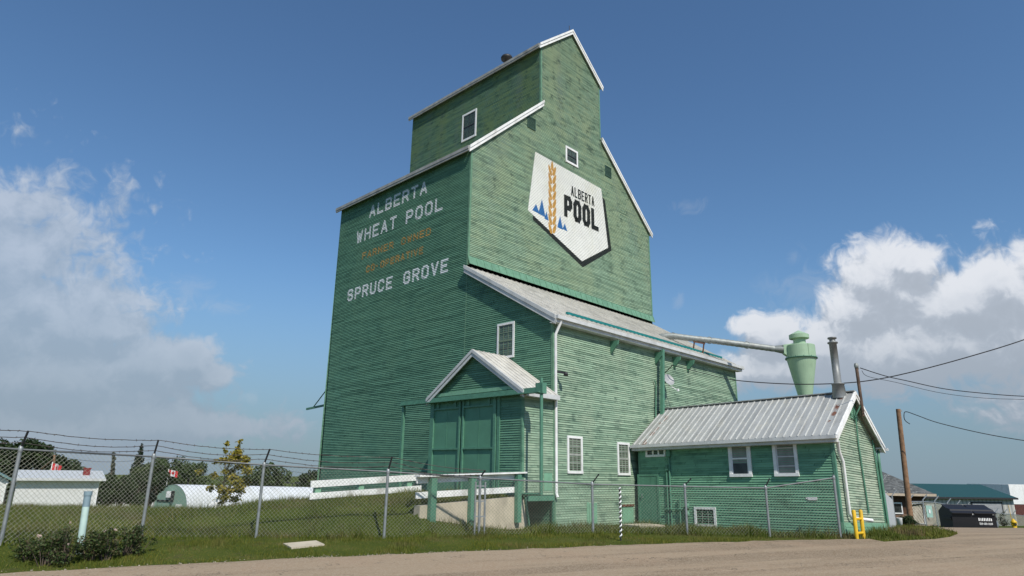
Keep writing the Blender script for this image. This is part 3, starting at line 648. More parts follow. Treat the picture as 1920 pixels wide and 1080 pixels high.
cyc_c = at(31.0, 1500, 650); cx, cy = cyc_c[0], cyc_c[1]
def cz(v): return at(31.0, 1500, v)[2]
root = thing("cyclone_separator", "pale green dust cyclone with a mushroom cap rising behind the office roof", "dust collector", (cx, cy, -.5))
off = (cx, cy, -.5); rr = .66
zt, zf, z0 = cz(648), cz(672), cz(760)
mb = MB(); mb.lathe((cx,cy,0), [(.0,zt+.04),(.30,zt+.03),(rr-.02,zt),(rr,zt-.02),(rr,zf)], 40, 0, False); mb.tube([(cx-rr*.62,cy-rr*.80,zt-.02),(cx-rr*.62,cy-rr*.80,zf+.03)], .012, 5); mb.build("barrel", m_cyc, root, off)
mb = MB(); mb.lathe((cx,cy,0), [(rr,zf-.03),(.10,zf-2.9),(.10,zf-3.3)], 40, 0, False); mb.build("cone", m_cyc, root, off)
mb = MB(); mb.lathe((cx,cy,0), [(rr,zf+.02),(rr+.06,zf+.02),(rr+.06,zf-.035),(rr-.02,zf-.035)], 36)
for j in range(12): mb.obox((cx+(rr+.03)*math.cos(j*.523),cy+(rr+.03)*math.sin(j*.523),zf+.035),(.015,0,0),(0,.015,0),(0,0,.015))
mb.build("flange", mat("dark_flange_paint", (.06,.15,.10), .6), root, off)
mb = MB(); mb.lathe((cx,cy,0), [(.28,zt),(.28,zt+.50)], 28); mb.build("outlet_neck", m_cyc, root, off)
mb = MB(); zc = zt+.33; mb.lathe((cx,cy,0), [(.0,zc+.03),(.43,zc),(.45,zc+.01),(.45,zc+.19),(.0,zc+.42)], 36, 0, False); mb.build("cap", m_cyc, root, off)
d_in = np.array([-.80,.60,0])
pin = at(31.1, 1468, 655)
mb = MB(); q = pin+d_in*.0
qa, qb = np.array(pin), np.array([cx,cy,pin[2]-.05])
dd = qb-qa; dd /= np.linalg.norm(dd); sd = np.cross(dd, (0,0,1)); u_ = np.array([0,0,1.])
mb.raw([qa+u_*.20-sd*.15, qa-u_*.22-sd*.15, qb-u_*.55-sd*.15-dd*.3, qb+u_*.30-sd*.15-dd*.3, qa+u_*.20+sd*.15, qa-u_*.22+sd*.15, qb-u_*.55+sd*.15-dd*.3, qb+u_*.30+sd*.15-dd*.3],
       [(0,1,2,3),(7,6,5,4),(0,4,5,1),(1,5,6,2),(2,6,7,3),(3,7,4,0)]); mb.build("inlet", m_cyc, root, off)
mb = MB()
path = [on('y',2.6,1222,633), at(31.75,1240,631), at(31.65,1262,630), at(31.55,1300,635), at(31.5,1330,638), at(31.3,1400,647), at(31.15,1452,654)]
dn = []
for a, bb in zip(path, path[1:]):
    n = max(2, int(np.linalg.norm(bb-a)/.11)); dn += [a+(bb-a)*i/n for i in range(n)]
dn.append(path[-1]); mb.tube(dn, [.155 if i % 2 else .143 for i in range(len(dn))], 14); 
mb.tube([path[-1], qa], [.15, .22], 4)
for q in (path[2], path[4], path[5]): mb.tube([q-(.05,0,0), q+(.05,0,-.005)], .175, 14)
mb.build("duct", m_duct, root, off)
mb = MB()
for uu, vb, vt in ((1299,661,640),(1317,668,643)):
    a, bb = at(31.6,uu,vb+2), at(31.5,uu+3,vt); mb.beam(a, bb, .05, .05, up=(0,1,0))
mb.beam(at(31.5,1300,640), at(31.5,1322,644), .06, .08); mb.build("duct_stand", m_rust, root, off)
for sx, sy in ((1,1),(1,-1),(-1,1),(-1,-1)):
    mb = MB(); mb.beam((cx+sx*.62,cy+sy*.62,-1.2),(cx+sx*.42,cy+sy*.42,cz(758)), .07, .07, up=(0,1,0)); mb.build("leg", m_steel, root, off)

# ------------------------------------------------------------------ office (stands slightly out of plumb)
ox, oy, oz, oa, ob, oc, OL, OW, OH, OP = 4.738, -.30, .021, -.0203, .0211, -.0430, 7.266, 4.032, 3.042, 4.50
Lx = Vector((math.sin(oa)*math.cos(ob), -math.cos(oa)*math.cos(ob), math.sin(ob)))
Wx = Vector((math.cos(oa)*math.cos(oc), math.sin(oa)*math.cos(oc), math.sin(oc)))
Wx = (Wx-Lx*Wx.dot(Lx)).normalized(); Ux = Wx.cross(-Lx).normalized()
office = thing("office_building", "low green office with a ribbed metal gable roof in front of the elevator annex", "office")
M = Matrix.Identity(4)
for i in range(3): M[i][0], M[i][1], M[i][2], M[i][3] = Wx[i], -Lx[i], Ux[i], (ox, oy, oz)[i]
office.matrix_world = M
# local axes: x across (+x = right), y along (-y = towards the road), z up
oL = lambda h, z, o: (-o, h, z)            # h = y
oF = lambda h, z, o: (h, -OL-o, z)         # h = x
mb = MB(); lap_wall(mb, oL, [(-1.0,-OL,0),(OH,-OL,0)]); mb.build("side_wall", m_office_side, office)
mb = MB(); lap_wall(mb, oF, [(-1.0,0,OW),(OH,0,OW),(OP,OW/2,OW/2)]); mb.build("gable_wall", m_gable, office)
mb = MB(); mb.face([(OW,-OL,-1),(OW,0,-1),(OW,0,OH),(OW,-OL,OH)]); mb.face([(0,0,-1),(OW,0,-1),(OW,0,OH),(OW/2,0,OP),(0,0,OH)]); mb.build("rear_wall", m_office_side, office)
bxs("corner_board", m_green, office, ((-.03,-OL-.03,-.8),(.09,-OL+.06,OH)), ((OW-.08,-OL-.03,-.8),(OW+.03,-OL+.05,OH)), ((-.02,-.06,-.8),(.02,.02,OH)))
mb = MB(); mb.box((-.035,-OL-.06,-.8),(OW+.04,-OL+.03,.36))
for zz in (.02,.12,.22): mb.box((.06,-OL-.068,zz),(OW-.06,-OL-.059,zz+.05))
mb.build("base_cladding", m_pale, office)
ko = (OP-OH)/(OW/2); go_ = .28; ge = .24
def oz_(x): return OP+.10-ko*abs(x-OW/2)
m_orf, t, b = new_mat("weathered_ribbed_metal")
co = t.n('ShaderNodeTexCoord').outputs['Object']; s_ = t.n('ShaderNodeSeparateXYZ', {0: co})
pan = t.n('ShaderNodeTexWhiteNoise', {'Vector': t.comb(t.math('FLOOR', t.math('DIVIDE', s_.outputs[1], .235)), 1, 0)}, noise_dimensions='2D').outputs[0]
c = t.mix(pan, (.37,.38,.365), (.47,.475,.45))
c = t.mix(t.ramp(t.noise(t.vmath('MULTIPLY', co, (.5,2.2,.5)), 1.4, 5, .65), .45, .68, 0, .7), c, (.29,.29,.27))
c = t.mix(t.ramp(t.noise(t.vmath('MULTIPLY', co, (.6,1.2,.6)), 2.0, 5, .6), .55, .72, 0, .55), c, (.52,.50,.42))
yend = t.math('MINIMUM', t.math('ABSOLUTE', t.math('ADD', s_.outputs[1], .42)), t.math('ABSOLUTE', t.math('ADD', s_.outputs[1], 7.15)))
ru = t.math('MULTIPLY', t.ramp(t.noise(co, 3.4, 4), .50, .60), t.ramp(yend, .12, .04))
c = t.mix(ru, c, (.22,.10,.06))
t.link(c, b.inputs['Base Color']); b.inputs['Roughness'].default_value = .5; b.inputs['Metallic'].default_value = .25
mb = MB()
for xe in (-go_, OW+go_):
    mb.prism([(xe,-OL-ge,oz_(xe)),(xe,.12,oz_(xe)),(OW/2,.12,oz_(OW/2)),(OW/2,-OL-ge,oz_(OW/2))], (0,0,-.03))
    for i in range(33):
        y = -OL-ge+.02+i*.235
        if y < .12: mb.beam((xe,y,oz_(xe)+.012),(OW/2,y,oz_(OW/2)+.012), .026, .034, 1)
mb.beam((OW/2,-OL-ge-.01,oz_(OW/2)+.02),(OW/2,.13,oz_(OW/2)+.02), .22, .03)
oroof = mb.build("roof", [m_orf, mat("sunlit_metal_rib", (.60,.60,.57), .45, .2, var=.12, dirt=(.38,.36,.32))], office)  # rib colour lightened to stand in for the sun the ribs catch
mb = MB(); mb.box((-go_-.02,-OL-ge,oz_(-go_)-.22),(-go_+.02,.12,oz_(-go_)-.035)); mb.box((-go_+.02,-OL-ge,oz_(-go_)-.22),(-.0,.12,oz_(-go_)-.19)); mb.box((-go_-.12,-OL-ge-.02,oz_(-go_)-.12),(-go_-.021,.14,oz_(-go_)-.02)); mb.build("gutter", m_fascia, office)
for xe in (-go_, OW+go_):
    mb = MB(); rake(mb, (xe,-OL-ge+.01,oz_(xe)+.01), (OW/2,-OL-ge+.01,oz_(OW/2)+.01), 0, (0,-.05,0), .24); mb.build("rake_board", m_white2, office)
mb = MB(); mb.box((OW+go_-.02,-OL-ge,oz_(-go_)-.2),(OW+go_+.02,.1,oz_(-go_)-.04)); mb.box((OW+go_+.02,-OL-ge-.1,oz_(-go_)-.13),(OW+go_+.12,.1,oz_(-go_)-.04)); mb.build("gutter", m_white2, office)
mb = MB(); mb.tube([(-go_-.05,-OL-ge+.02,OH-.18),(-.05,-OL-.18,OH-.32),(.10,-OL-.13,OH-.58),(.42,-OL-.10,OH-.86),(.42,-OL-.10,.62),(.50,-OL-.13,.50),(1.15,-OL-.5,.44)], .055, 8); mb.build("downspout", m_white, office)
mb = MB(); mb.tube([(OW+go_+.05,-OL-.02,OH-.18),(OW+.06,-OL-.08,OH-.42),(OW+.02,-OL-.08,OH-.7),(OW+.02,-OL-.08,.2)], .045, 8); mb.build("downspout", m_green, office)
def office_local(pt): return np.array(M.inverted() @ Vector(pt))
def oon(u, v):           # photo pixel -> (y, z) on the office side wall
    a = np.array(M.inverted() @ Vector(CAM)); d = np.array(M.inverted().to_3x3() @ Vector(ray(u, v))); return a+d*(-a[0]/d[0])
def ogf(u, v):           # photo pixel -> (x, z) on the office gable wall
    a = np.array(M.inverted() @ Vector(CAM)); d = np.array(M.inverted().to_3x3() @ Vector(ray(u, v))); return a+d*((-OL-a[1])/d[1])
def orect(u0, v0, u1, v1):
    a, bb = oon(u0, v0), oon(u1, v1); return min(a[1],bb[1]), max(a[1],bb[1]), min(a[2],bb[2]), max(a[2],bb[2])
y0, y1, z0, z1 = orect(1365,826,1412,894)
w1 = window(office, oL, y0, y1, z0, z1, 1, 1, gm=m_screen, fw=.10, out=.07, sash=False)
mb = MB(); zm = z0+(z1-z0)*.49; mb.box((-.045,y0+.1,zm-.025),(-.02,y1-.1,zm+.025)); mb.box((-.04,y0+.1,z0+.1),(-.02,y0+.15,z1-.1)); mb.box((-.04,y1-.13,z0+.1),(-.02,y1-.1,z1-.1)); mb.build("sash", m_white, w1)
mb = MB(); mb.box((-.027,y0+.15,z0+.1),(-.021,y1-.13,zm-.16)); mb.build("dark_pane", m_glassd, w1)
y0, y1, z0, z1 = orect(1447,821,1500,893)
w2 = window(office, oL, y0, y1, z0, z1, 1, 1, gm=m_screen, fw=.10, out=.07, sash=False)
mb = MB(); zm = z0+(z1-z0)*.5
for q in (.26, .5, .72): mb.box((-.035,y0+.1,z0+(z1-z0)*q-.014),(-.02,y1-.1,z0+(z1-z0)*q+.014))
mb.box((-.04,y1-.15,z0+.1),(-.02,y1-.1,z1-.1)); mb.build("blind_slat", m_fascia, w2)
y0, y1, z0, z1 = orect(1211,833,1249,856); window(office, oL, y0, y1, z0, z1, 3, 1, gm=m_glassd, fw=.075, bar=.07, sash=False, sm=m_white)
y0, y1, z0, z1 = orect(1302,950,1345,989); window(office, oL, y0, y1, z0, z1, 3, 2, gm=m_glassd, fw=.085, bar=.015, sash=False, sm=m_bars)
y0, y1, z0, z1 = orect(1200,893,1236,984)
mb = MB(); mb.box((-.035,y0,z0),(.0,y1,z1))
for q in (.33,.66): mb.box((-.041,y0+(y1-y0)*q-.008,z0+.02),(-.034,y0+(y1-y0)*q+.008,z1-.02))
dr = mb.build("door", m_green, office)
mb = MB(); mb.box((-.05,y0-.09,z0-.02),(.0,y0,z1+.08)); mb.box((-.05,y1,z0-.02),(.0,y1+.09,z1+.08)); mb.box((-.048,y0,z1),(.0,y1,z1+.08)); mb.build("door_frame", m_green, dr)
mb = MB(); mb.tube([(-.03,y1-.12,z0+.95),(-.09,y1-.12,z0+.95),(-.09,y1-.12,z0+1.08)], .018, 6); mb.build("handle", m_steel, dr)
mb = MB()
def pipe(u0, v0, u1, v1, r, o_=-.06): 
    a, bb = oon(u0, v0), oon(u1, v1); mb.tube([(o_,a[1],a[2]),(o_,bb[1],bb[2])], r, 8)
pipe(1255,846,1262,992,.035); a = oon(1255,850); mb.box((-.13,a[1]-.09,a[2]-.12),(-.0,a[1]+.07,a[2]+.12)); pipe(1251,880,1256,990,.03); a = oon(1252,877); mb.box((-.11,a[1]-.06,a[2]-.1),(0,a[1]+.05,a[2]+.1))
pipe(1250,955,1290,955,.022,-.11); pipe(1277,932,1279,992,.03,-.09); pipe(1284,943,1285,992,.02,-.09); a = oon(1292,948); mb.lathe((-.12,a[1],a[2]-.12), [(0,.2),(.06,.2),(.08,.1),(.06,0),(0,0)], 10); mb.lathe((-.12,a[1],a[2]-.4), [(0,.2),(.06,.2),(.08,.1),(.06,0),(0,0)], 10)
mb.build("service_pipes", m_green, office)
a, bb = oon(1515,932), oon(1533,938); mb = MB(); mb.box((-.04,a[1],a[2]),(-.015,bb[1],bb[2])); mb.box((-.035,a[1]+.0,a[2]-.01),(-.016,a[1]+.06,bb[2]+.03)); mb.build("white_notice", m_white, office)
# chimney flue, mast, conduits
fa = np.array(M.inverted() @ Vector(CAM)); fd_ = np.array(M.inverted().to_3x3() @ Vector(ray(1574, 742)))
tt_ = (OP+.10-ko*OW/2+ko*fa[0]-fa[2])/(fd_[2]-ko*fd_[0]); fx, fy = (fa+fd_*tt_)[:2]
mb = MB(); zb = oz_(fx)-.1; mb.lathe((fx,fy,0), [(.24,zb),(.19,zb+.48),(.21,zb+.48),(.21,zb+.52),(.125,zb+.52),(.125,zb+1.95),(.17,zb+1.95),(.17,zb+1.99),(.10,zb+1.99),(.10,zb+2.12),(.15,zb+2.12),(.15,zb+2.16),(0,zb+2.18)], 20); mb.build("chimney_flue", m_flue, office)
def ogo(u, v, o_):
    a = np.array(M.inverted() @ Vector(CAM)); d = np.array(M.inverted().to_3x3() @ Vector(ray(u, v))); return a+d*((-OL-o_-a[1])/d[1])
mx = ogo(1613, 740, .30)[0]+.05; ztop = ogo(1611, 688, .30)[2]
mb = MB(); mb.tube([(mx-.05,-OL-.30,ogo(1617,780,.30)[2]),(mx-.05,-OL-.30,ztop)], .055, 8); mst = mb.build("service_mast", mat("dark_mast_wood", (.105,.07,.05), .8, var=.3), office)
mb = MB(); mb.lathe((mx-.05,-OL-.30,ztop-.10), [(.0,.20),(.06,.17),(.075,.08),(.06,0),(0,0)], 12); mb.tube([(mx-.02,-OL-.3,ztop-.1),(mx+.12,-OL-.3,ztop-.08)], .035, 6); mb.build("weatherhead", m_duct, mst)
mb = MB(); mb.box((mx-.22,-OL-.07,ogf(1622,790)[2]-.1),(mx+.10,-OL,ogf(1622,752)[2]+.1)); mb.tube([(mx-.03,-OL-.3,ogf(1620,765)[2]),(mx-.2,-OL-.1,ogf(1613,785)[2]),(mx-.16,-OL-.06,OH-.2),(mx-.05,-OL-.06,.65)], .028, 6)
mb.tube([(OW-.28,-OL-.05,OH+.1),(OW-.24,-OL-.05,1.15)], .022, 6); mb.build("conduit", m_green, office)
a = ogf(1610, 775); vx, vzz = mx-.38, a[2]-.1
mb = MB(); mb.box((vx-.1,-OL-.05,vzz-.18),(vx+.1,-OL,vzz+.18)); 
for i in range(5): mb.box((vx-.1,-OL-.06,vzz-.17+i*.07),(vx+.1,-OL-.05,vzz-.14+i*.07))
mb.build("gable_vent", m_pale, office)
# wooden step at the office door, yellow guard
p = office_local((0,0,0)); mb = MB(); st_o = tuple(on('z', .0, 1205, 992))
a = on('z', .18, 1176, 985); bb = on('z', .18, 1236, 985)
mb.obox(((a[0]+bb[0])/2,(a[1]+bb[1])/2-.0,.16),(.55,-.15,0),(.10,.42,0),(0,0,.045)); mb.obox(((a[0]+bb[0])/2+.1,(a[1]+bb[1])/2,.02),(.5,-.13,0),(.08,.36,0),(0,0,.10))
tag(mb.build("door_step", m_conc), "low weathered grey step in front of the green office door", "step")
p1, p2 = at(20.3,1606,1003), at(20.55,1619,1003)
root = thing("pipe_guard", "yellow steel pipe guard with two uprights beside the office downspout", "guard rail", (p1[0],p1[1],0))
o_ = (p1[0],p1[1],0); zt = at(20.3,1604,956)[2]
for p in (p1, p2):
    mb = MB(); mb.tube([(p[0],p[1],-.3),(p[0],p[1],zt-.03),(p[0],p[1],zt)], [.056,.056,.035], 12); mb.build("upright", m_yellow, root, o_)
for f in (.72, .30):
    mb = MB(); mb.tube([(p1[0],p1[1],zt*f),(p2[0],p2[1],zt*f)], .042, 10); mb.build("crossbar", m_yellow, root, o_)

# ------------------------------------------------------------------ chain-link fence along the lawn
PST = [0,(22,1012,1.93,838,53,808,14.0),(278,1000,0,852,297,825,16.2),(489,1002,0,868,506,842,17.4),(725,1002,0,881,735,857,18.0),(900,1007,0,893,910,882,19.0),(1112,1000,0,905,1123,889,20.3),(1287,1000,0,909,1296,897,20.5),(1440,1002,0,912,1443,897,20.55),(1570,1003,0,893,0,0,20.6)]
fence = thing("chain_link_fence", "long galvanized chain link fence with barbed wire arms along the lawn", "fence", tuple(at(15.4,278,1000)))
fo = tuple(fence.location)
posts = []
for q in PST[1:]:
    a = at(q[6], q[0]-8, q[1]); top = at(q[6], q[0]+6, q[3]); a[2] = terrain(a[0], a[1]); x, y = (a[0]+top[0])/2, (a[1]+top[1])/2
    posts.append((np.array([x,y,float(terrain(x,y))]), top[2], q))
d0 = posts[0][0]-posts[1][0]; pz = posts[0][0]+d0*1.0; posts.insert(0, (np.array([pz[0],pz[1],float(terrain(pz[0],pz[1]))]), posts[0][1]+.12, None))
tips = []
for i, (p, zt, q) in enumerate(posts):
    mb = MB(); end = q is not None and q[0] == 1570
    mb.tube([(p[0],p[1],p[2]-.3),(p[0],p[1],zt+(.03 if end else 0))], .038 if not end else .042, 8)
    mb.lathe((p[0],p[1],zt-.10), [(.045,0),(.05,.02),(.05,.08),(.03,.13),(0,.14)], 8); po = mb.build("post", m_steel, fence, fo)
    if end: tips.append(None); continue
    if q is None: tp = tips_dir = np.array([.28,-.1,.36])
    else:
        tp = at(q[6]-.1, q[4], q[5])-np.array([p[0],p[1],zt])
    arm = np.array([p[0],p[1],zt])+tp
    mb = MB(); mb.beam((p[0],p[1],zt-.02), arm, .035, .03); mb.build("barb_arm", m_dark, po, fo)
    tips.append((np.array([p[0],p[1],zt]), arm))
mb = MB()
for (p, zt, _), (p2, zt2, _) in zip(posts, posts[1:]): mb.tube([(p[0],p[1],zt-.05),(p2[0],p2[1],zt2-.05)], .024, 6)
mb.build("top_rail", mat("dull_rail_steel", (.17,.18,.18), .6, .3), fence, fo)
p5 = posts[5][0]; 
mb = MB()
for k_ in (-.10, .12): mb.tube([(p5[0]+k_,p5[1]-k_*.7,p5[2]-.2),(p5[0]+k_,p5[1]-k_*.7,posts[5][1]-.15)], .028, 8)
for z in (.5,.9,1.3): mb.obox((p5[0]+.02,p5[1],p5[2]+z),(.13,-.09,0),(.02,.03,0),(0,0,.015))
mb.build("brace_post", m_steel, fence, fo)
def chain(mbb, p, p2, zt, zt2, zb, zb2, sp=.098, w=.0027):
    d = np.array(p2[:2])-np.array(p[:2]); L = np.linalg.norm(d); d /= L; nrm = np.array([-d[1], d[0]])
    H = max(zt-zb, zt2-zb2)
    for sgn in (1, -1):
        s = -H if sgn > 0 else 0.0; end = L if sgn > 0 else L+H
        while s < end:
            s0, s1, h0, h1 = s, s+sgn*H, 0.0, H
            lo, hi = 0.0, 1.0      # clip to 0..L
            for e_ in (0, L):
                f = (e_-s0)/(s1-s0)
                if sgn > 0: lo, hi = (max(lo, f), hi) if e_ == 0 else (lo, min(hi, f))
                else: lo, hi = (lo, min(hi, f)) if e_ == 0 else (max(lo, f), hi)
            if hi-lo > .02:
                pt = []
                for f in (lo, hi):
                    ss = s0+(s1-s0)*f; fr_ = ss/L; z = (zb+(zb2-zb)*fr_)+((zt+(zt2-zt)*fr_)-(zb+(zb2-zb)*fr_))*f
                    pt.append(np.array([p[0]+d[0]*ss, p[1]+d[1]*ss, z]))
                t_ = np.array([d[0]*.7,d[1]*.7,-sgn*.7])*w; n_ = np.array([nrm[0],nrm[1],0])*w
                mbb.raw([pt[0]+t_,pt[0]+n_,pt[0]-t_,pt[0]-n_,pt[1]+t_,pt[1]+n_,pt[1]-t_,pt[1]-n_],[(0,1,5,4),(1,2,6,5),(2,3,7,6),(3,0,4,7)])
            s += sp
mb = MB()
for (p, zt, _), (p2, zt2, _) in zip(posts, posts[1:]): chain(mb, p, p2, zt-.05, zt2-.05, p[2]+.03, p2[2]+.03)
tag(mb.build("mesh", m_wire, fence, fo), kind=None)
mb = MB()
tl = [t_ for t_ in tips if t_]
for f in (.98, .62, .28):
    for (a, am), (b2, bm) in zip(tl[:6], tl[1:6]):
        p, q = a+(am-a)*f, b2+(bm-b2)*f; n = 14
        pts_ = [p+(q-p)*i/n+np.array([0,0,-.10*math.sin(math.pi*i/n)*(.6 if f > .9 else 1)+random.uniform(-.008,.008)]) for i in range(n+1)]
        mb.tube(pts_, .0075, 4)
        L = np.linalg.norm(q-p); nb = int(L/.16)
        for i in range(1, nb):
            c_ = p+(q-p)*i/nb+np.array([0,0,-.10*math.sin(math.pi*i/nb)*(.6 if f > .9 else 1)]); r_ = np.array([random.uniform(-1,1) for _ in range(3)]); r_ /= np.linalg.norm(r_)
            mb.tube([c_-r_*.028, c_+r_*.028], .007, 3)
mb.build("barbed_wire", m_barb, fence, fo)

# striped marker pole
b0, t0 = at(18.6,1164,1010), at(18.6,1162,914); mb = MB(); n = 40
mb.tube([b0-(0,0,.2), t0], .020, 8); mk = thing("marker_pole", "thin pole with a spiral of white tape in front of the fence", "marker pole", tuple(b0)); mb.build("pole", m_dark, mk, tuple(b0))
mb = MB(); mb.tube([b0+(t0-b0)*i/90+np.array([math.cos(i*.75)*.024,math.sin(i*.75)*.024,0]) for i in range(91)], .020, 5); mb.build("tape_spiral", m_white, mk, tuple(b0))
# leaning vent pipe
b0, t0, t1 = at(14.0,153,1012), at(14.0,161,950), at(14.0,166,921)
vp = thing("vent_pipe", "leaning pale green pipe with a grey upper sleeve among the roses", "pipe", tuple(b0))
mb = MB(); mb.tube([b0-(0,0,.3), t0], .064, 14); mb.build("pipe", mat("mint_plastic", (.50,.66,.59), .5, var=.05), vp, tuple(b0))
mb = MB(); mb.tube([t0, t1-(0,0,.0)], .066, 14); mb.tube([t1-(t1-t0)*.28, t1], .077, 14); mb.build("sleeve", mat("grey_blue_plastic", (.22,.31,.35), .5, var=.06), vp, tuple(b0))
# slab in the lawn
sp4 = [on('z', .07, u, v) for u, v in ((530,1028),(592,1023),(608,1028),(546,1033))]
for q in sp4: q[2] = float(terrain(q[0],q[1]))+.035
mb = MB(); mb.prism(sp4, (0,0,-.12)); tag(mb.build("concrete_slab", m_conc), "flat concrete slab set in the lawn near the road edge", "slab")

# ------------------------------------------------------------------ overhead lines and the wood pole
pb, pt = at(42, 1709, 992), at(42, 1684, 767); pb[2] -= .3
wp = thing("utility_pole", "bare leaning wooden utility pole in front of the brown house", "utility pole", tuple(pb))
mb = MB(); mb.tube([pb, pt], [.175,.135], 14); mb.build("pole", m_wood, wp, tuple(pb))
mb = MB(); mb.obox(pt+np.array([.08,-.08,-.1]),(.07,-.07,0),(.03,.03,0),(0,0,.05)); mb.build("insulator", m_steel, wp, tuple(pb))
def cable(name, label, pts, r, grp_):
    P_ = [at(*q) for q in pts]; out = []
    for i in range(len(P_)-1):       # Catmull-Rom
        a, bb, c_, d_ = P_[max(i-1,0)], P_[i], P_[i+1], P_[min(i+2,len(P_)-1)]
        for k_ in range(10):
            t_ = k_/10; out.append(.5*((2*bb)+(-a+c_)*t_+(2*a-5*bb+4*c_-d_)*t_*t_+(-a+3*bb-3*c_+d_)*t_**3))
    out.append(P_[-1]); q = MB(); q.tube(out, r, 5); tag(q.build(name, m_cable), label, "cable", grp_)
cable("overhead_cable", "long black cable swooping from the annex wall past the cyclone up to the right", [(28.3,1244,702),(28.0,1259,687),(27.6,1264,686),(27.2,1320,700),(26.8,1380,713),(26.2,1480,720),(25.5,1570,719),(25,1640,712),(24.5,1720,695),(24,1820,668),(23.5,1920,637),(23,2060,585)], .020, "overhead cables")
cable("overhead_cable", "black cable drooping from the weatherhead of the office mast to the right", [(21.2,1613,690),(21.6,1660,705),(22,1700,714),(22.5,1770,729),(23,1850,738),(23.5,1920,743),(24,2060,748)], .015, "overhead cables")
cable("overhead_cable", "thin grey line hanging just below the black cable from the office mast", [(21.3,1616,695),(21.5,1628,706),(22,1680,717),(22.5,1760,736),(23,1840,746),(23.5,1920,749),(24,2060,752)], .008, "overhead cables")
cable("overhead_cable", "single black wire with a hooked loose end near the top of the wooden pole", [(41,1706,795),(41,1697,788),(41,1695,778),(41,1699,772),(40.5,1720,779),(40,1760,793),(39,1840,812),(38,1920,826),(37,2060,846)], .024, "overhead cables")

# ------------------------------------------------------------------ foliage helpers
def leaf_mat(name, cols, trans=.25, dry=None):
    m, t, b = new_mat(name)
    r_ = t.n('ShaderNodeNewGeometry').outputs['Random Per Island']
    cr = t.n('ShaderNodeValToRGB', {0: r_}); el_ = cr.color_ramp.elements
    while len(el_) < len(cols): el_.new(.5)
    for i, c_ in enumerate(cols): el_[i].position = i/(len(cols)-1); el_[i].color = (*c_, 1)
    col = cr.outputs[0]
    if dry:
        co = t.n('ShaderNodeTexCoord').outputs['Object']
        col = t.mix(t.math('MULTIPLY', t.ramp(t.noise(co, .8, 6, .66), .45, .66), dry[1]), col, dry[0])
        col = t.mix(t.ramp(t.noise(co, .45, 4), .35, .65, 0, .35), col, (.035,.07,.012))
    t.link(col, b.inputs['Base Color']); b.inputs['Roughness'].default_value = .6; b.inputs['Specular IOR Level'].default_value = .25
    tr = t.n('ShaderNodeBsdfTranslucent', {0: col}); mx_ = t.n('ShaderNodeMixShader', {0: trans})
    t.link(b.outputs[0], mx_.inputs[1]); t.link(tr.outputs[0], mx_.inputs[2])
    out = m.node_tree.nodes['Material Output']; t.link(mx_.outputs[0], out.inputs[0])
    return m
def np_mesh(name, verts, faces_n, k, m, parent=None, label=None):
    """verts (N*k,3): N separate k-gons"""
    me = bpy.data.meshes.new(name); nv = len(verts)
    me.vertices.add(nv); me.vertices.foreach_set('co', np.asarray(verts, np.float32).ravel())
    me.loops.add(nv); me.loops.foreach_set('vertex_index', np.arange(nv, dtype=np.int32))
    me.polygons.add(nv//k); me.polygons.foreach_set('loop_start', np.arange(0, nv, k, dtype=np.int32))
    me.polygons.foreach_set('loop_total', np.full(nv//k, k, dtype=np.int32))
    me.update(calc_edges=True); me.materials.append(m)
    o = bpy.data.objects.new(name, me); COL.objects.link(o)
    if parent: o.parent = parent
    return o
def leaves(c, size, up=.3, aspect=.55):
    """leaf quads at centres c (N,3) with size (N,)"""
    n = len(c); nrm = rng.normal(size=(n,3)); nrm[:,2] = np.abs(nrm[:,2])+up; nrm /= np.linalg.norm(nrm, axis=1)[:,None]
    a = np.cross(nrm, rng.normal(size=(n,3))); a /= np.linalg.norm(a, axis=1)[:,None]; b_ = np.cross(nrm, a)
    s_ = np.asarray(size)[:,None]*.5; A_, B_ = a*s_, b_*s_*aspect
    return np.stack([c-A_, c-A_*.1+B_, c+A_, c-A_*.1-B_], 1).reshape(-1, 3)
def clumps(blobs, n, jit=.25, shell=.55):
    """points through ellipsoid clumps: blobs (x,y,z,rx,ry,rz)"""
    B_ = np.array(blobs, float); w = (B_[:,3]*B_[:,4]*B_[:,5])**.67; i = rng.choice(len(B_), n, p=w/w.sum())
    v = rng.normal(size=(n,3)); v /= np.linalg.norm(v, axis=1)[:,None]; r_ = shell+(1-shell)*rng.random(n)**.7
    r_ *= 1+rng.normal(0, jit*.3, n)
    return B_[i,:3]+v*r_[:,None]*B_[i,3:]
m_bark = mat("tree_bark", (.11,.085,.065), .9, var=.25, scale=8)
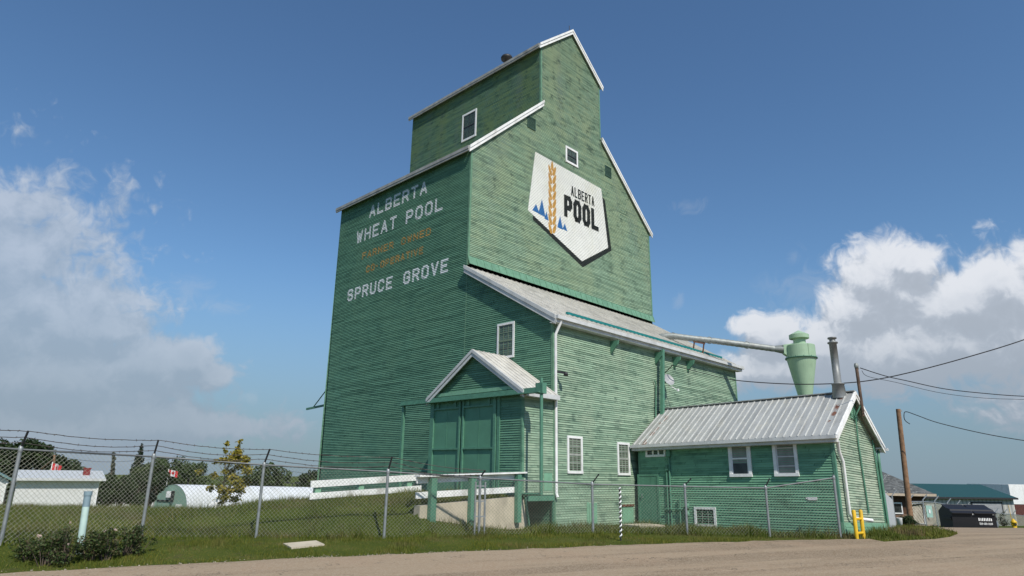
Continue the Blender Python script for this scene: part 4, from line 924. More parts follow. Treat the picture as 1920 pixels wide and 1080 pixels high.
def tree(name, label, base, h, wd, kind, m, n, lsize, group=None, trunk=True):
    """leafy tree or bush: crown of many clumps on a forked trunk"""
    x, y, z = base; t_ = thing(name, label, 'shrub' if kind == 'bush' else 'tree', (x,y,z), group); bl = []
    q = MB()
    if kind == 'round':
        for i in range(26):
            th = random.uniform(0, 6.28); u_ = random.uniform(.32, .93); rr_ = wd*.5*math.sqrt(max(.05, 1-((u_-.58)/.44)**2))*random.uniform(.35,.95)
            s_ = wd*random.uniform(.10,.19); p = (rr_*math.cos(th), rr_*math.sin(th), u_*h); bl.append((*p, s_*1.2, s_*1.2, s_*.85))
            q.tube([(0,0,h*.25),(p[0]*.5,p[1]*.5,h*.25+(p[2]-h*.25)*.6),p], [.02*h*.6,.012*h*.6,.004*h], 5)
        q.tube([(0,0,-.3),(.02*h,0,h*.25),(0,.02*h,h*.7)], [.028*h,.022*h,.008*h], 8)
    elif kind == 'spruce':
        for i in range(40):
            u_ = i/40; rr_ = wd*.5*(1-u_)**.85*random.uniform(.75,1.1)+.03
            for j in range(4):
                th = random.uniform(0, 6.28); bl.append((rr_*.55*math.cos(th), rr_*.55*math.sin(th), h*(.04+.95*u_), rr_*.5+.04, rr_*.5+.04, h*.022))
        q.tube([(0,0,-.3),(0,0,h*.97)], [.02*h,.004*h], 7)
    elif kind == 'column':
        for i in range(22):
            u_ = i/22; th = random.uniform(0, 6.28); rr_ = wd*.28*random.uniform(.3,1); s_ = wd*.22*random.uniform(.6,1.2)*(1-.5*u_)
            bl.append((rr_*math.cos(th), rr_*math.sin(th), h*(.1+.88*u_), s_, s_, s_*1.5))
        q.tube([(0,0,-.3),(0,0,h*.95)], [.02*h,.005*h], 7)
    else:
        for i in range(16):
            th = random.uniform(0, 6.28); u_ = random.uniform(.2,.85); rr_ = wd*.5*random.uniform(.1,.85); s_ = wd*random.uniform(.09,.19)
            p = (rr_*math.cos(th), rr_*math.sin(th), u_*h*(1-.35*(rr_/(wd*.5))**2)); bl.append((*p, s_, s_, s_*.9))
            q.tube([(rr_*.1*math.cos(th),rr_*.1*math.sin(th),-.1), (p[0]*.6,p[1]*.6,p[2]*.6), (p[0]*1.05,p[1]*1.05,p[2]+s_)], [.012*h+.004,.008*h+.003,.004], 4)
    q.build("trunk" if kind != 'bush' else "stems", m_bark, t_)
    c_ = clumps(bl, n); c_ = c_[c_[:,2] > -.05]
    np_mesh("crown" if kind != 'bush' else "foliage", leaves(c_, lsize*rng.uniform(.6,1.3,len(c_))), None, 4, m, t_)
    return t_
def gbase(d, u, v=960):
    p = at(d, u, v); return (p[0], p[1], float(terrain(p[0], p[1])))
m_leaf_d = leaf_mat("dark_leaves", [(.018,.034,.012),(.035,.060,.018),(.055,.085,.028)])
m_leaf_m = leaf_mat("mid_leaves", [(.035,.060,.018),(.06,.095,.028),(.09,.12,.04)])
m_leaf_g = leaf_mat("grey_leaves", [(.07,.085,.055),(.10,.11,.075),(.13,.14,.09)])
m_leaf_y = leaf_mat("yellow_green_leaves", [(.17,.18,.022),(.29,.26,.04),(.44,.34,.06),(.22,.21,.035)], .35)
m_needle = leaf_mat("spruce_needles", [(.012,.028,.014),(.028,.05,.022),(.04,.06,.03)], .1)
m_rose = leaf_mat("rose_leaves", [(.020,.042,.012),(.045,.078,.02),(.075,.105,.03),(.10,.075,.04)])
m_petal = mat("pale_petals", (.42,.32,.27), .7)

# rose bushes at the foot of the fence
for i, (u, d, h, w, lab) in enumerate([(62,12.9,.42,.95,"low straggly rose bush near the left end of the fence"),(92,12.7,.62,.9,"rose bush with pale blooms, second from the left edge"),(128,12.9,.78,.85,"tall dark rose bush just left of the leaning pipe"),(178,13.3,.62,.8,"dense rose bush just right of the leaning pipe"),(204,13.4,.74,.8,"upright rose bush reaching above its neighbours right of the pipe"),(238,13.9,.52,.9,"spreading green rose bush near the second fence post"),(262,14.2,.62,.7,"rightmost rose bush against the second fence post")]):
    b_ = gbase(d+.35, u, 1005); s_ = tree("rose_bush", lab, b_, h*.98, w*.92, 'bush', m_rose, 1150, .05, "rose bushes along the fence")
    for j in range(2 if i in (1, 2, 4) else 0):
        q = MB(); th = random.uniform(0, 6.28); rr_ = random.uniform(.05, w*.4); c_ = (rr_*math.cos(th)-.08, rr_*math.sin(th)-.1, h*random.uniform(.45,1.1))
        for a_ in range(6): q.obox((c_[0]+random.uniform(-.015,.015),c_[1]+random.uniform(-.015,.015),c_[2]+random.uniform(-.012,.012)), (.011,random.uniform(-.01,.01),0), (0,.010,random.uniform(-.01,.01)), (0,.004,.008))
        q.build("bloom", m_petal, s_)
# young maple with big leaves
b_ = gbase(29, 413, 962); b_ = (b_[0], b_[1], at(29, 413, 966)[2])
t_ = thing("young_maple", "slender young maple with yellow green leaves in front of the white arched hut", "tree", b_)
q = MB(); H_ = 2.75
q.tube([(0,0,-.3),(.02,0,.6),(.0,.05,1.6),(-.02,0,2.5)], [.035,.03,.022,.008], 7); bl = []
for i in range(38):
    z_ = random.uniform(.55, 2.6); rr_ = 1.08*math.sin(min(1, max(.12, (z_-.3)/2.5))*math.pi*.95)**.6*random.uniform(.35,1.0); th = random.uniform(0, 6.28); s_ = random.uniform(.12,.22)
    p_ = (rr_*math.cos(th), rr_*math.sin(th), z_); bl.append((*p_, s_*1.3, s_*1.3, s_)); q.tube([(0,0,z_*.75),(p_[0]*.6,p_[1]*.6,z_*.92),p_], [.014,.009,.004], 4)
for dx, zz in ((-.1,2.9),(.42,3.0),(.38,2.75),(-.12,2.6)): bl.append((dx*.72,-dx*.7,zz,.13,.13,.14)); q.tube([(0,0,1.7),(dx*.7,-dx*.68,zz)], [.012,.004], 4)
q.build("trunk", m_bark, t_); c_ = clumps(bl, 4600, .6, .1); np_mesh("crown", leaves(c_, .105*rng.uniform(.6,1.3,len(c_)), .2, .9), None, 4, m_leaf_y, t_)
a_ = gbase(28.5, 402, 962); mb = MB(); mb.box((a_[0]-.05,a_[1]-.04,a_[2]-.3),(a_[0]+.05,a_[1]+.04,at(28.5,400,935)[2])); mb.beam(np.array(at(28.5,393,947)), np.array(at(28.5,418,935)), .03, .09); tag(mb.build("tree_stake", m_white2), "short white wooden stake with a slanted arm beside the young maple", "stake")

# background trees on the left
tree("broad_tree", "large broad dark green tree at the left edge behind the white garage", gbase(80,2), 7.7, 8.5, 'round', m_leaf_d, 9000, .42, "trees behind the garages")
tree("broad_tree", "dark rounded tree between the cottage roof and the left flagpole", gbase(82,62), 6.7, 6.0, 'round', m_leaf_d, 6500, .40, "trees behind the garages")
tree("broad_tree", "low dark tree top just above the white garage roof by the left flag", gbase(84,103), 5.6, 5.2, 'round', m_leaf_d, 4500, .40, "trees behind the garages")
tree("spruce_tree", "tall narrow dark spruce with a pointed tip above the hedge", gbase(78,245), 7.4, 3.0, 'spruce', m_needle, 7000, .26)
tree("column_tree", "thin grey leaved columnar tree just right of the white garage", gbase(75,196), 6.2, 1.3, 'column', m_leaf_g, 2200, .24)
for u, d, h, w, mm, lab in [(196,60,3.4,3.0,m_leaf_d,"dark hedge bush right beside the white garage"),(222,61,3.6,3.2,m_leaf_d,"dark hedge bush in front of the long low white shed"),(250,60,3.9,3.2,m_leaf_d,"hedge bush under the pointed spruce"),(275,62,4.0,3.2,m_leaf_d,"dark hedge bush next to the green hut end"),(262,70,5.4,3.0,m_leaf_m,"ragged bush right of the spruce")]:
    tree("hedge_bush", lab, gbase(d,u), h, w, 'bush', mm, 3600, .26, "hedge bushes left of the hut")
for u, d, h, w, mm, lab in [(286,100,7.0,5.5,m_leaf_m,"wispy willow bush just left of the hut arch"),(305,110,8.4,6.0,m_leaf_m,"willow like tree behind the hut arch under the flag"),(345,112,7.8,6.5,m_leaf_m,"willow like tree behind the curved hut roof left of the maple")]:
    tree("willow_tree", lab, gbase(d,u), h, w, 'round', mm, 4200, .42, "willows behind the hut")
tree("round_tree", "round olive tree peeking over the hut roof near the third fence post", gbase(125,492), 8.3, 7.2, 'round', m_leaf_m, 4500, .5)
tree("small_tree", "small dark tree over the hut roof beside the elevator wall", gbase(128,582), 7.6, 6.0, 'round', m_leaf_d, 3500, .5)

# ------------------------------------------------------------------ buildings on the left
def lap_mat(name, col, h, ax=2):
    m, t, b = new_mat(name); co = t.n('ShaderNodeTexCoord').outputs['Object']; s_ = t.n('ShaderNodeSeparateXYZ', {0: co})
    fr_ = t.math('FRACT', t.math('DIVIDE', s_.outputs[ax], h)); c_ = t.mix(t.ramp(t.noise(co, 2, 3), .3, .7), col, [x*.9 for x in col])
    t.link(c_, b.inputs['Base Color']); b.inputs['Roughness'].default_value = .6
    t.link(t.n('ShaderNodeBump', {'Height': fr_, 'Strength': .9, 'Distance': .03}).outputs[0], b.inputs['Normal']); return m
m_wsid = lap_mat("white_lap_siding", (.80,.80,.78), .16)
g0 = at(44.5, 18, 968); gz = at(44.5, 18, 972)[2]
gar = thing("white_garage", "long white garage with horizontal siding and a low grey roof behind the fence", "garage", (g0[0],g0[1],gz)); gth = math.atan2(RH[1], RH[0])+R(36); gar.rotation_euler = (0, 0, gth)
rr_ = ray(181, 966)[:2]; q_ = g0[:2]-CAM[:2]; xd_ = (math.cos(gth), math.sin(gth)); L_ = -(q_[0]*rr_[1]-q_[1]*rr_[0])/(xd_[0]*rr_[1]-xd_[1]*rr_[0])-.2
mb = MB(); mb.box((0,0,-.6),(L_,6,2.45)); mb.build("wall", m_wsid, gar)
mb = MB(); mb.prism([(-.3,-.35,2.48),(L_+.35,-.35,2.48),(L_+.35,3,3.0),(-.3,3,3.0)], (0,0,-.08)); mb.prism([(-.3,6.35,2.48),(L_+.35,6.35,2.48),(L_+.35,3,3.0),(-.3,3,3.0)], (0,0,-.08)); mb.build("roof", mat("grey_metal_roof", (.50,.52,.52), .5, var=.08), gar)
mb = MB(); mb.box((-.3,-.47,2.33),(L_+.35,-.36,2.49)); mb.build("gutter", m_fascia, gar)
mb = MB(); mb.box((L_-.08,-.03,-.5),(L_+.03,.0,2.4)); mb.build("corner_trim", m_white, gar)
a_ = (L_-.75, 1.2, 2.6)
mb = MB(); mb.box((a_[0]-.2,a_[1]-.2,2.5),(a_[0]+.2,a_[1]+.2,3.12)); mb.box((a_[0]-.24,a_[1]-.24,3.12),(a_[0]+.24,a_[1]+.24,3.19)); mb.build("chimney", mat("red_painted_metal", (.20,.02,.02), .6, var=.2), gar)
h0 = at(43.2, -195, 968); ctg = thing("white_cottage", "white sided cottage corner with a teal roof at the left edge", "house", (h0[0],h0[1],gz)); ctg.rotation_euler = (0, 0, gth); 
mb = MB(); mb.box((0,0,-.6),(5.2,5,2.3)); mb.build("wall", m_wsid, ctg)
mb = MB(); mb.prism([(5.45,-.4,2.35),(5.45,5.4,2.35),(2.6,5.4,3.9),(2.6,-.4,3.9)], (0,0,-.1)); mb.prism([(-.3,-.4,2.35),(-.3,5.4,2.35),(2.6,5.4,3.9),(2.6,-.4,3.9)], (0,0,-.1)); mb.build("roof", mat("faded_teal_roof", (.13,.23,.22), .6), ctg)
mb = MB(); mb.prism([(0,-.01,2.3),(5.2,-.01,2.3),(2.6,-.01,3.75)], (0,.05,0)); mb.build("gable", m_wsid, ctg)
mb = MB(); mb.box((.2,-.05,.6),(.3,-.0,1.9)); mb.tube([(5.25,-.1,2.2),(5.15,-.08,2.0),(5.15,-.08,-.4)], .06, 6); mb.build("downspout", m_white, ctg)
a_ = gbase(64, 190); b_ = gbase(66, 290); mb = MB(); zt = at(64, 205, 920)[2]
mb.box((0,0,-1),(4.4,4,zt-a_[2]-.15)); sh = thing("white_shed", "long low white flat roofed shed mostly hidden behind the hedge", "shed", (a_[0],a_[1],a_[2])); mb.build("wall", m_wsid, sh); mb = MB(); mb.box((-.2,-.3,zt-a_[2]-.15),(4.6,4.2,zt-a_[2])); mb.build("roof", m_fascia, sh)
q = gbase(46, 186, 963); mb = MB(); r0 = at(46, 187, 963)
mb.lathe((0,0,0), [(.0,-.3),(.32,-.3),(.34,.1),(.30,.16),(0,.18)], 14); kk = thing("red_lid_bin", "low red lidded container on the grass right of the white garage", "container", tuple(r0)); mb.build("lid", mat("faded_red_plastic", (.32,.07,.05), .6), kk)

# quonset hut: runs along +X
qd = 90; qa, qb = at(qd, 285, 964), at(qd, 343, 964)
qy = 0; zb = at(qd, 318, 964)[2]; apex = at(qd, 318, 908)[2]-zb; R_ = 3.05; qx = qa[0]
qc = at(qd, 316, 964); hut = thing("arched_hut", "long white arched metal hut with a grey green end wall", "hut", (qc[0],qc[1],zb)); hut.rotation_euler = (0, R(1.3), R(20))
arc = [(R_, -1.5), (R_, apex-R_)] + [(R_*math.cos(math.pi*i/20), apex-R_+R_*math.sin(math.pi*i/20)) for i in range(1, 20)] + [(-R_, apex-R_), (-R_, -1.5)]
mb = MB(); n = 60; LQ = 46.0; vs = []
for i in range(n+1):
    for (yy_, zz_) in arc: vs.append((LQ*i/n, yy_, zz_))
m_ = len(arc); mb.raw(vs, [(i*m_+j, i*m_+j+1, (i+1)*m_+j+1, (i+1)*m_+j) for i in range(n) for j in range(m_-1)], 0, True)
m_qr, t, b = new_mat("white_corrugated_roof"); co = t.n('ShaderNodeTexCoord').outputs['Object']; s_ = t.n('ShaderNodeSeparateXYZ', {0: co})
c = t.mix(t.ramp(t.noise(t.vmath('MULTIPLY', co, (.7,.3,.3)), 1.0, 4), .35, .7), (.74,.76,.77), (.60,.61,.58)); t.link(c, b.inputs['Base Color']); b.inputs['Roughness'].default_value = .5
t.link(t.n('ShaderNodeBump', {'Height': t.math('SINE', t.math('MULTIPLY', s_.outputs[0], 14.0)), 'Strength': .4, 'Distance': .05}).outputs[0], b.inputs['Normal'])
mb.build("shell", m_qr, hut)
mb = MB(); mb.face([(.05,a_,b_) for a_, b_ in arc][::-1]); mb.build("end_wall", mat("grey_green_wall", (.20,.31,.25), .6, var=.08), hut)
mb = MB(); mb.box((-.06,-2.1,-1.0),(.0,-1.1,1.25)); mb.build("door", m_white, hut)
mb = MB(); mb.box((-.4,-.35,2.05),(.0,.55,2.85)); mb.lathe((0,0,0), [(0,0)], 3) if False else None; mb.tube([(-.42,.1,2.45),(-.40,.1,2.45)], .32, 16); mb.build("air_unit", m_white, hut)
mb = MB(); mb.box((-.08,.2,1.55),(-.02,2.5,1.72)); mb.box((-.5,-.5,1.55),(-.0,-.4,2.9)); mb.build("awning_rail", m_dark, hut)
# flags
m_red = mat("flag_red", (.55,.03,.035), .7); m_fw = mat("flag_white", (.75,.74,.73), .7)
MAPLE = [(0,-.5),(.04,-.2),(.3,-.25),(.25,-.12),(.5,.1),(.42,.14),(.47,.32),(.3,.28),(.26,.36),(.12,.2),(.17,.48),(.08,.42),(0,.6)]
MAPLE = MAPLE+[(-x, y) for x, y in MAPLE[-2:0:-1]]
def flag(label, d, u, vb, vt, fl, fh, wave):
    p, top = at(d, u, vb), at(d, u+2, vt); z0 = float(terrain(p[0], p[1])); t_ = thing("flagpole", label, "flag", (p[0],p[1],z0), "flags on poles"); hz = top[2]-z0
    q = MB(); q.tube([(0,0,-.2),(0,0,hz)], [.09,.05], 8); q.build("pole", m_white, t_)
    dr_ = np.array([RH[0], RH[1]]); dn = np.array([-dr_[1], dr_[0]])
    def fp(a_, b_): 
        w_ = wave*math.sin(a_*5.2+.6)*a_; x_ = a_*fl*.97
        return (dr_[0]*x_+dn[0]*w_, dr_[1]*x_+dn[1]*w_, hz-.15-fh*(1-b_)-.25*a_*a_*fh)
    def strip(a0, a1, m_, nm, par):
        q = MB(); n_ = 8
        for i in range(n_): 
            x0_, x1_ = a0+(a1-a0)*i/n_, a0+(a1-a0)*(i+1)/n_; q.prism([fp(x0_,0),fp(x1_,0),fp(x1_,1),fp(x0_,1)], (dn[0]*.01,dn[1]*.01,0))
        return q.build(nm, m_, par)
    w_ = strip(.25, .75, m_fw, "flag_field", t_); strip(0, .25, m_red, "red_band", t_); strip(.75, 1, m_red, "red_band", t_)
    q = MB(); q.face([tuple(np.array(fp(.5+x_*.40,.5+y_*.75))-np.array([dn[0],dn[1],0])*.03) for x_, y_ in MAPLE]); q.build("maple_leaf", m_red, w_)
flag("left red and white maple leaf flag drooping over the white garage roof", 70, 91, 905, 866, 1.15, .95, .35)
flag("right red and white maple leaf flag flying over the hut arch", 98, 309, 930, 879, 1.45, .85, .2)
a_ = gbase(72, 98); tp = at(72, 102, 853); mb = MB(); mb.tube([(a_[0],a_[1],a_[2]-.3), tuple(tp)], [.16,.11], 8); mb.tube([tuple(tp-(0,0,.4)), tuple(at(71,77,880))], .02, 4); tag(mb.build("guyed_pole", m_wood), "grey wooden pole with a guy wire behind the left flag", "utility pole")
a_ = gbase(120, 543); tp = at(120, 543, 906); mb = MB(); mb.tube([(a_[0],a_[1],a_[2]-.3),(a_[0],a_[1],tp[2])], [.12,.08], 6); mb.beam((a_[0]-.9*RH[0],a_[1]-.9*RH[1],tp[2]),(a_[0]+.9*RH[0],a_[1]+.9*RH[1],tp[2]), .12, .1)
lp = thing("yard_lamp", "far twin headed yard lamp over the white hut roof", "street lamp", a_); o_ = mb.build("mast", m_dark, lp, a_); 
for s_ in (-1, 1):
    q = MB(); q.obox((a_[0]+s_*.9*RH[0],a_[1]+s_*.9*RH[1],tp[2]+.1),(.45*RH[0],.45*RH[1],0),(-.2*RH[1],.2*RH[0],0),(0,0,.14)); q.build("lamp_head", m_dark, lp, a_)
cable("far_wire", "thin far wire running from the wooden pole across the sky behind the fence", [(72,103,856),(80,200,866),(88,330,860),(95,420,866),(100,520,880),(104,612,893)], .02, None)

# ------------------------------------------------------------------ the right background
def frame(d, u, v, yaw):      # matrix: local x along the wall to the right, local -y towards the viewer
    p = at(d, u, v); a_ = math.atan2(RH[1], RH[0])+R(yaw); return Matrix.Translation(Vector(p)) @ Matrix.Rotation(a_, 4, 'Z')
wh = thing("green_roofed_warehouse", "pale ribbed metal warehouse with a dark green roof and a grey overhead door", "warehouse"); wh.matrix_world = frame(85, 1770, 985, 4)
m_rib, t, b = new_mat("pale_ribbed_metal"); co = t.n('ShaderNodeTexCoord').outputs['Object']; s_ = t.n('ShaderNodeSeparateXYZ', {0: co})
fr_ = t.math('FRACT', t.math('MULTIPLY', s_.outputs[0], 1.9)); c = t.mix(t.ramp(t.math('ABSOLUTE', t.math('SUBTRACT', fr_, .5)), .1, .3), (.30,.30,.28), (.47,.46,.42)); t.link(c, b.inputs['Base Color']); b.inputs['Roughness'].default_value = .6
LW = 9.55
mb = MB(); mb.box((-6,0,-1.5),(LW,12,3.3)); mb.build("wall", m_rib, wh)
mb = MB(); mb.prism([(-6.3,-.5,3.32),(LW+.3,-.5,3.32),(LW+.9,6,4.85),(-6.3,6,4.85)], (0,0,-.15)); mb.prism([(-6.3,12.5,3.32),(LW+.3,12.5,3.32),(LW+.9,6,4.85),(-6.3,6,4.85)], (0,0,-.15)); mb.build("roof", mat("dark_green_roof", (.012,.060,.055), .5, var=.05), wh)
mb = MB(); mb.box((-6.3,-.55,3.12),(LW+.3,-.49,3.34)); mb.build("fascia", m_dark, wh)
mb = MB(); mb.box((4.1,-.06,-1.5),(7.9,-.0,2.65)); 
for i in range(5): mb.box((4.1,-.075,.1+i*.5),(7.9,-.06,.12+i*.5))
mb.build("overhead_door", mat("grey_door", (.30,.31,.32), .6), wh)
mb = MB(); mb.box((3.95,-.09,-1.5),(4.1,0,2.8)); mb.box((7.9,-.09,-1.5),(8.0,0,2.8)); mb.box((3.95,-.09,2.65),(8.0,-.06,2.8)); mb.build("door_frame", m_dark, wh)
mb = MB(); mb.prism([(LW+.02,0,3.2),(LW+.02,12,3.2),(LW+.02,6,4.7)], (.05,0,0)); mb.box((LW,0,-1.5),(LW+.06,12,3.2)); mb.build("gable", mat("cream_wall", (.70,.68,.60), .7), wh)
ws = thing("white_shop", "white walled shop corner with a brown brick lower part at the right edge", "shop"); ws.matrix_world = frame(98, 1906, 990, 4)
mb = MB(); mb.box((0,0,-2),(10,8,3.2)); mb.build("lower_wall", mat("dark_red_brick", (.10,.035,.028), .85, var=.3), ws); mb = MB(); mb.box((-.05,-.05,3.2),(10,8,5.9)); mb.build("upper_wall", m_white, ws)
# brown house with hipped roof
hs = thing("brown_house", "brown house with a mottled grey hipped roof behind the utility pole", "house"); hs.matrix_world = frame(70, 1741, 977, 0) @ Matrix.Rotation(R(-12), 4, 'Z')
m_roofh, t, b = new_mat("mottled_shingles"); co = t.n('ShaderNodeTexCoord').outputs['Object']
c = t.mix(t.ramp(t.noise(t.vmath('MULTIPLY', co, (1,1,2.5)), 2.2, 4), .35, .65), (.060,.064,.062), (.125,.13,.125)); c = t.mix(t.ramp(t.noise(t.vmath('MULTIPLY', co, (1.3,1.3,3.2)), 2.6, 2), .62, .68), c, (.27,.28,.25)); t.link(c, b.inputs['Base Color']); b.inputs['Roughness'].default_value = .9
m_brick = mat("brown_brick", (.20,.125,.085), .85, var=.3, scale=9); m_brown = mat("dark_brown_cladding", (.085,.042,.022), .8, var=.25, scale=4)
HW = 12.0; HD = 8.6
mb = MB(); mb.box((-HW,0,-2),(0,HD,.62)); mb.build("lower_wall", m_brick, hs); mb = MB(); mb.box((-HW,.03,.62),(-.03,HD-.03,2.75)); mb.build("upper_wall", m_brown, hs)
rz0, rz1 = 2.62, 5.05; e_ = .75
A, B_, C_, D_ = (-HW-e_,-e_,rz0),(e_,-e_,rz0),(e_,HD+e_,rz0),(-HW-e_,HD+e_,rz0); r1, r2 = (-HW+3,HD/2,rz1-.2),(-3.2,HD/2,rz1+.15)
mb = MB(); mb.face([A,B_,r2,r1]); mb.face([B_,C_,r2]); mb.face([C_,D_,r1,r2]); mb.face([D_,A,r1]); mb.face([D_,C_,B_,A]); mb.build("roof", m_roofh, hs)
mb = MB(); mb.box((-HW-e_,-e_-.06,rz0-.22),(e_,-e_-.003,rz0+.02)); mb.box((e_+.003,-e_-.06,rz0-.22),(e_+.06,HD+e_,rz0+.02)); mb.build("eave_board", mat("tan_fascia", (.52,.42,.31), .6), hs)
mb = MB(); x0, x1 = -3.75, -2.25
mb.box((x0,-.08,.62),(x1,.0,.74)); mb.box((x0,-.08,1.62),(x1,0,1.74)); mb.box((x0,-.08,.74),(x0+.1,0,1.62)); mb.box((x1-.1,-.08,.74),(x1,0,1.62)); mb.box((x0+.5,-.08,.74),(x0+.62,0,1.62)); wn = mb.build("window", m_white, hs)
mb = MB(); mb.box((x0+.1,-.03,.74),(x1-.1,.01,1.62)); mb.build("pane", m_glassd, wn)
# white ribbed fence running back beside the office
m_slat = mat("pale_grey_slats", (.50,.52,.53), .6, var=.08)
wf = thing("slatted_fence", "pale grey slatted fence panel running back beside the office corner", "fence", tuple(at(25, 1659, 990)))
fo2 = tuple(wf.location); a_, b_ = at(25.5, 1657, 992), at(35, 1678, 978); za, zb_ = at(25.5,1657,908)[2], at(35,1678,934)[2]
mb = MB()
for i in range(20):
    f = i/20; p_ = a_*(1-f)+b_*f; q_ = a_*(1-f-.043)+b_*(f+.043); h0_, h1_ = p_[2]-.4, (za*(1-f)+zb_*f)-.1
    mb.beam(((p_+q_)/2*np.array([1,1,0]))+np.array([0,0,h0_]), ((p_+q_)/2*np.array([1,1,0]))+np.array([0,0,h1_]), .06, np.linalg.norm(q_-p_)*.96, up=(b_-a_)*np.array([1,1,0]))
mb.build("slat_panel", m_slat, wf, fo2)
for d_, u_, vb_, vt_ in ((25,1658.5,992,906),(27.5,1664,988,904),(35.5,1678.5,978,930)):
    p_, q_ = at(d_,u_,vb_), at(d_,u_,vt_); mb = MB(); mb.tube([p_-(0,0,.3), (p_[0],p_[1],q_[2])], .05, 8); po = mb.build("post", m_steel, wf, fo2)
    mb = MB(); mb.beam((p_[0],p_[1],q_[2]), (p_[0]+.28*RH[0],p_[1]+.28*RH[1],q_[2]+.3), .035, .03); mb.build("barb_arm", m_steel, po, fo2)
# yard fence with gate
yf = thing("yard_fence", "far chain link yard fence with a wide gate before the house and warehouse", "fence", tuple(at(52,1737,985))); yo_ = tuple(yf.location)
yp = [(50,1711,984,938),(51,1737,985,938),(52.5,1759,986,940),(56,1782,986,944),(60,1800,987,947),(64,1818,988,950),(70,1850,989,957),(73,1872,990,960),(76,1888,990,962),(80,1905,991,963),(83,1925,992,966)]
yps = []
for d_, u_, vb_, vt_ in yp:
    p_ = at(d_,u_,vb_); zt_ = at(d_,u_,vt_)[2]; yps.append((p_, zt_)); mb = MB(); mb.tube([(p_[0],p_[1],p_[2]-.5),(p_[0],p_[1],zt_)], .06, 6); po = mb.build("post", m_steel, yf, yo_)
    mb = MB(); mb.beam((p_[0],p_[1],zt_), (p_[0]+.38*RH[0],p_[1]+.38*RH[1],zt_+.4), .06, .06); mb.build("barb_arm", m_steel, po, yo_)
mb = MB()
for (p_, z_), (q_, y_) in zip(yps, yps[1:]): mb.tube([(p_[0],p_[1],z_-.1),(q_[0],q_[1],y_-.1)], .04, 5)
mb.build("top_rail", m_steel, yf, yo_)
mb = MB()
for (p_, z_), (q_, y_) in zip(yps, yps[1:]): chain(mb, p_, q_, z_-.1, y_-.1, p_[2]+.05, q_[2]+.05, .20, .011)
mb.build("mesh", m_wire, yf, yo_)
mb = MB(); p_, q_ = at(49.7,1713,982), at(50.8,1735,983)
zt_ = at(50,1720,944)[2]; mb.tube([p_,q_,(q_[0],q_[1],zt_),(p_[0],p_[1],zt_),p_], .045, 5); mb.build("gate_leaf", m_steel, yf, yo_)
mb = MB(); c_ = at(51.2,1742.5,959); mb.obox(c_,(.22*RH[0],.22*RH[1],0),(.02*RH[1],-.02*RH[0],0),(0,0,.42)); sg = mb.build("sign", mat("mint_sign", (.33,.52,.45), .6), yf, yo_)
mb = MB(); mb.obox(c_-np.array([FH[0],FH[1],0])*.04,(.06*RH[0],.06*RH[1],0),(.01*RH[1],-.01*RH[0],0),(0,0,.14)); mb.build("sign_mark", m_white, sg, yo_)
# board fence behind the gate
bf = thing("board_fence", "weathered brown and white board fence behind the yard gate", "fence", tuple(at(58,1720,986))); bo_ = tuple(bf.location); mb = MB()
a_, b_ = at(57.5,1716,990), at(58.5,1764,990); zt_ = at(58,1740,950)[2]
for i in range(16):
    f0, f1 = i/16, (i+.93)/16; p_ = (a_+(b_-a_)*(f0+f1)/2); mb.obox((p_[0],p_[1],(p_[2]+zt_)/2-.2+random.uniform(-.05,.05)), (b_-a_)*.03*np.array([1,1,0]), (.02*RH[1],-.02*RH[0],0), (0,0,(zt_-p_[2])/2+.2))
mb.build("boards", mat("weathered_boards", (.27,.215,.175), .85, var=.35, scale=1.6), bf, bo_)
# dumpster
dp = thing("dumpster", "black metal dumpster with sloped lids and white lettering beside the road", "dumpster"); dp.matrix_world = frame(45, 1788, 989, 0) @ Matrix.Rotation(R(-8), 4, 'Z')
WD_, DD_ = 2.62, 1.7
mb = MB(); prof = [(0,-.1),(DD_,-.1),(DD_+.05,.95),(DD_*.62,1.32),(DD_*.1,1.12),(-.03,.90)]
mb.prism([(0,y_,z_) for y_, z_ in prof], (WD_,0,0)); mb.build("body", m_black, dp)
mb = MB()
for x0 in (-.04, WD_/2+.01): mb.prism([(x0,-.20,.93),(x0+WD_/2-.02,-.20,.93),(x0+WD_/2-.02,DD_*.65,1.40),(x0,DD_*.65,1.40)], (0,0,-.05))
mb.build("lid", mat("black_plastic_lid", (.014,.014,.017), .5), dp)
for x0 in (.0, WD_-.0):
    mb = MB(); mb.box((x0-.09,.05,.48),(x0+.09,1.25,.66)); mb.build("fork_pocket", m_black, dp)
for x0 in (1.28, 2.48):
    mb = MB(); mb.box((x0-.05,-.06,.80),(x0+.05,-.03,.87)); mb.build("reflector", m_white, dp)
FP = lambda h, z: (h, -.045, z)
mb = MB(); z0_ = .42; x_ = 1.55
for i, w_ in enumerate((.10,.07,.09,.09,.07,.09,.08,.09)):
    mb.face([FP(x_,z0_+.02),FP(x_+w_*.75,z0_+.02),FP(x_+w_*.75,z0_+.20-(i%3==1)*.04),FP(x_,z0_+.20)]); x_ += w_+.02
for pl in text_polys("780-471-4000", 1.58, 2.36, .20, .34, .035, .3): mb.face([FP(h-.0,z) if True else 0 for h, z in pl])
mb.build("lettering", m_white, dp)
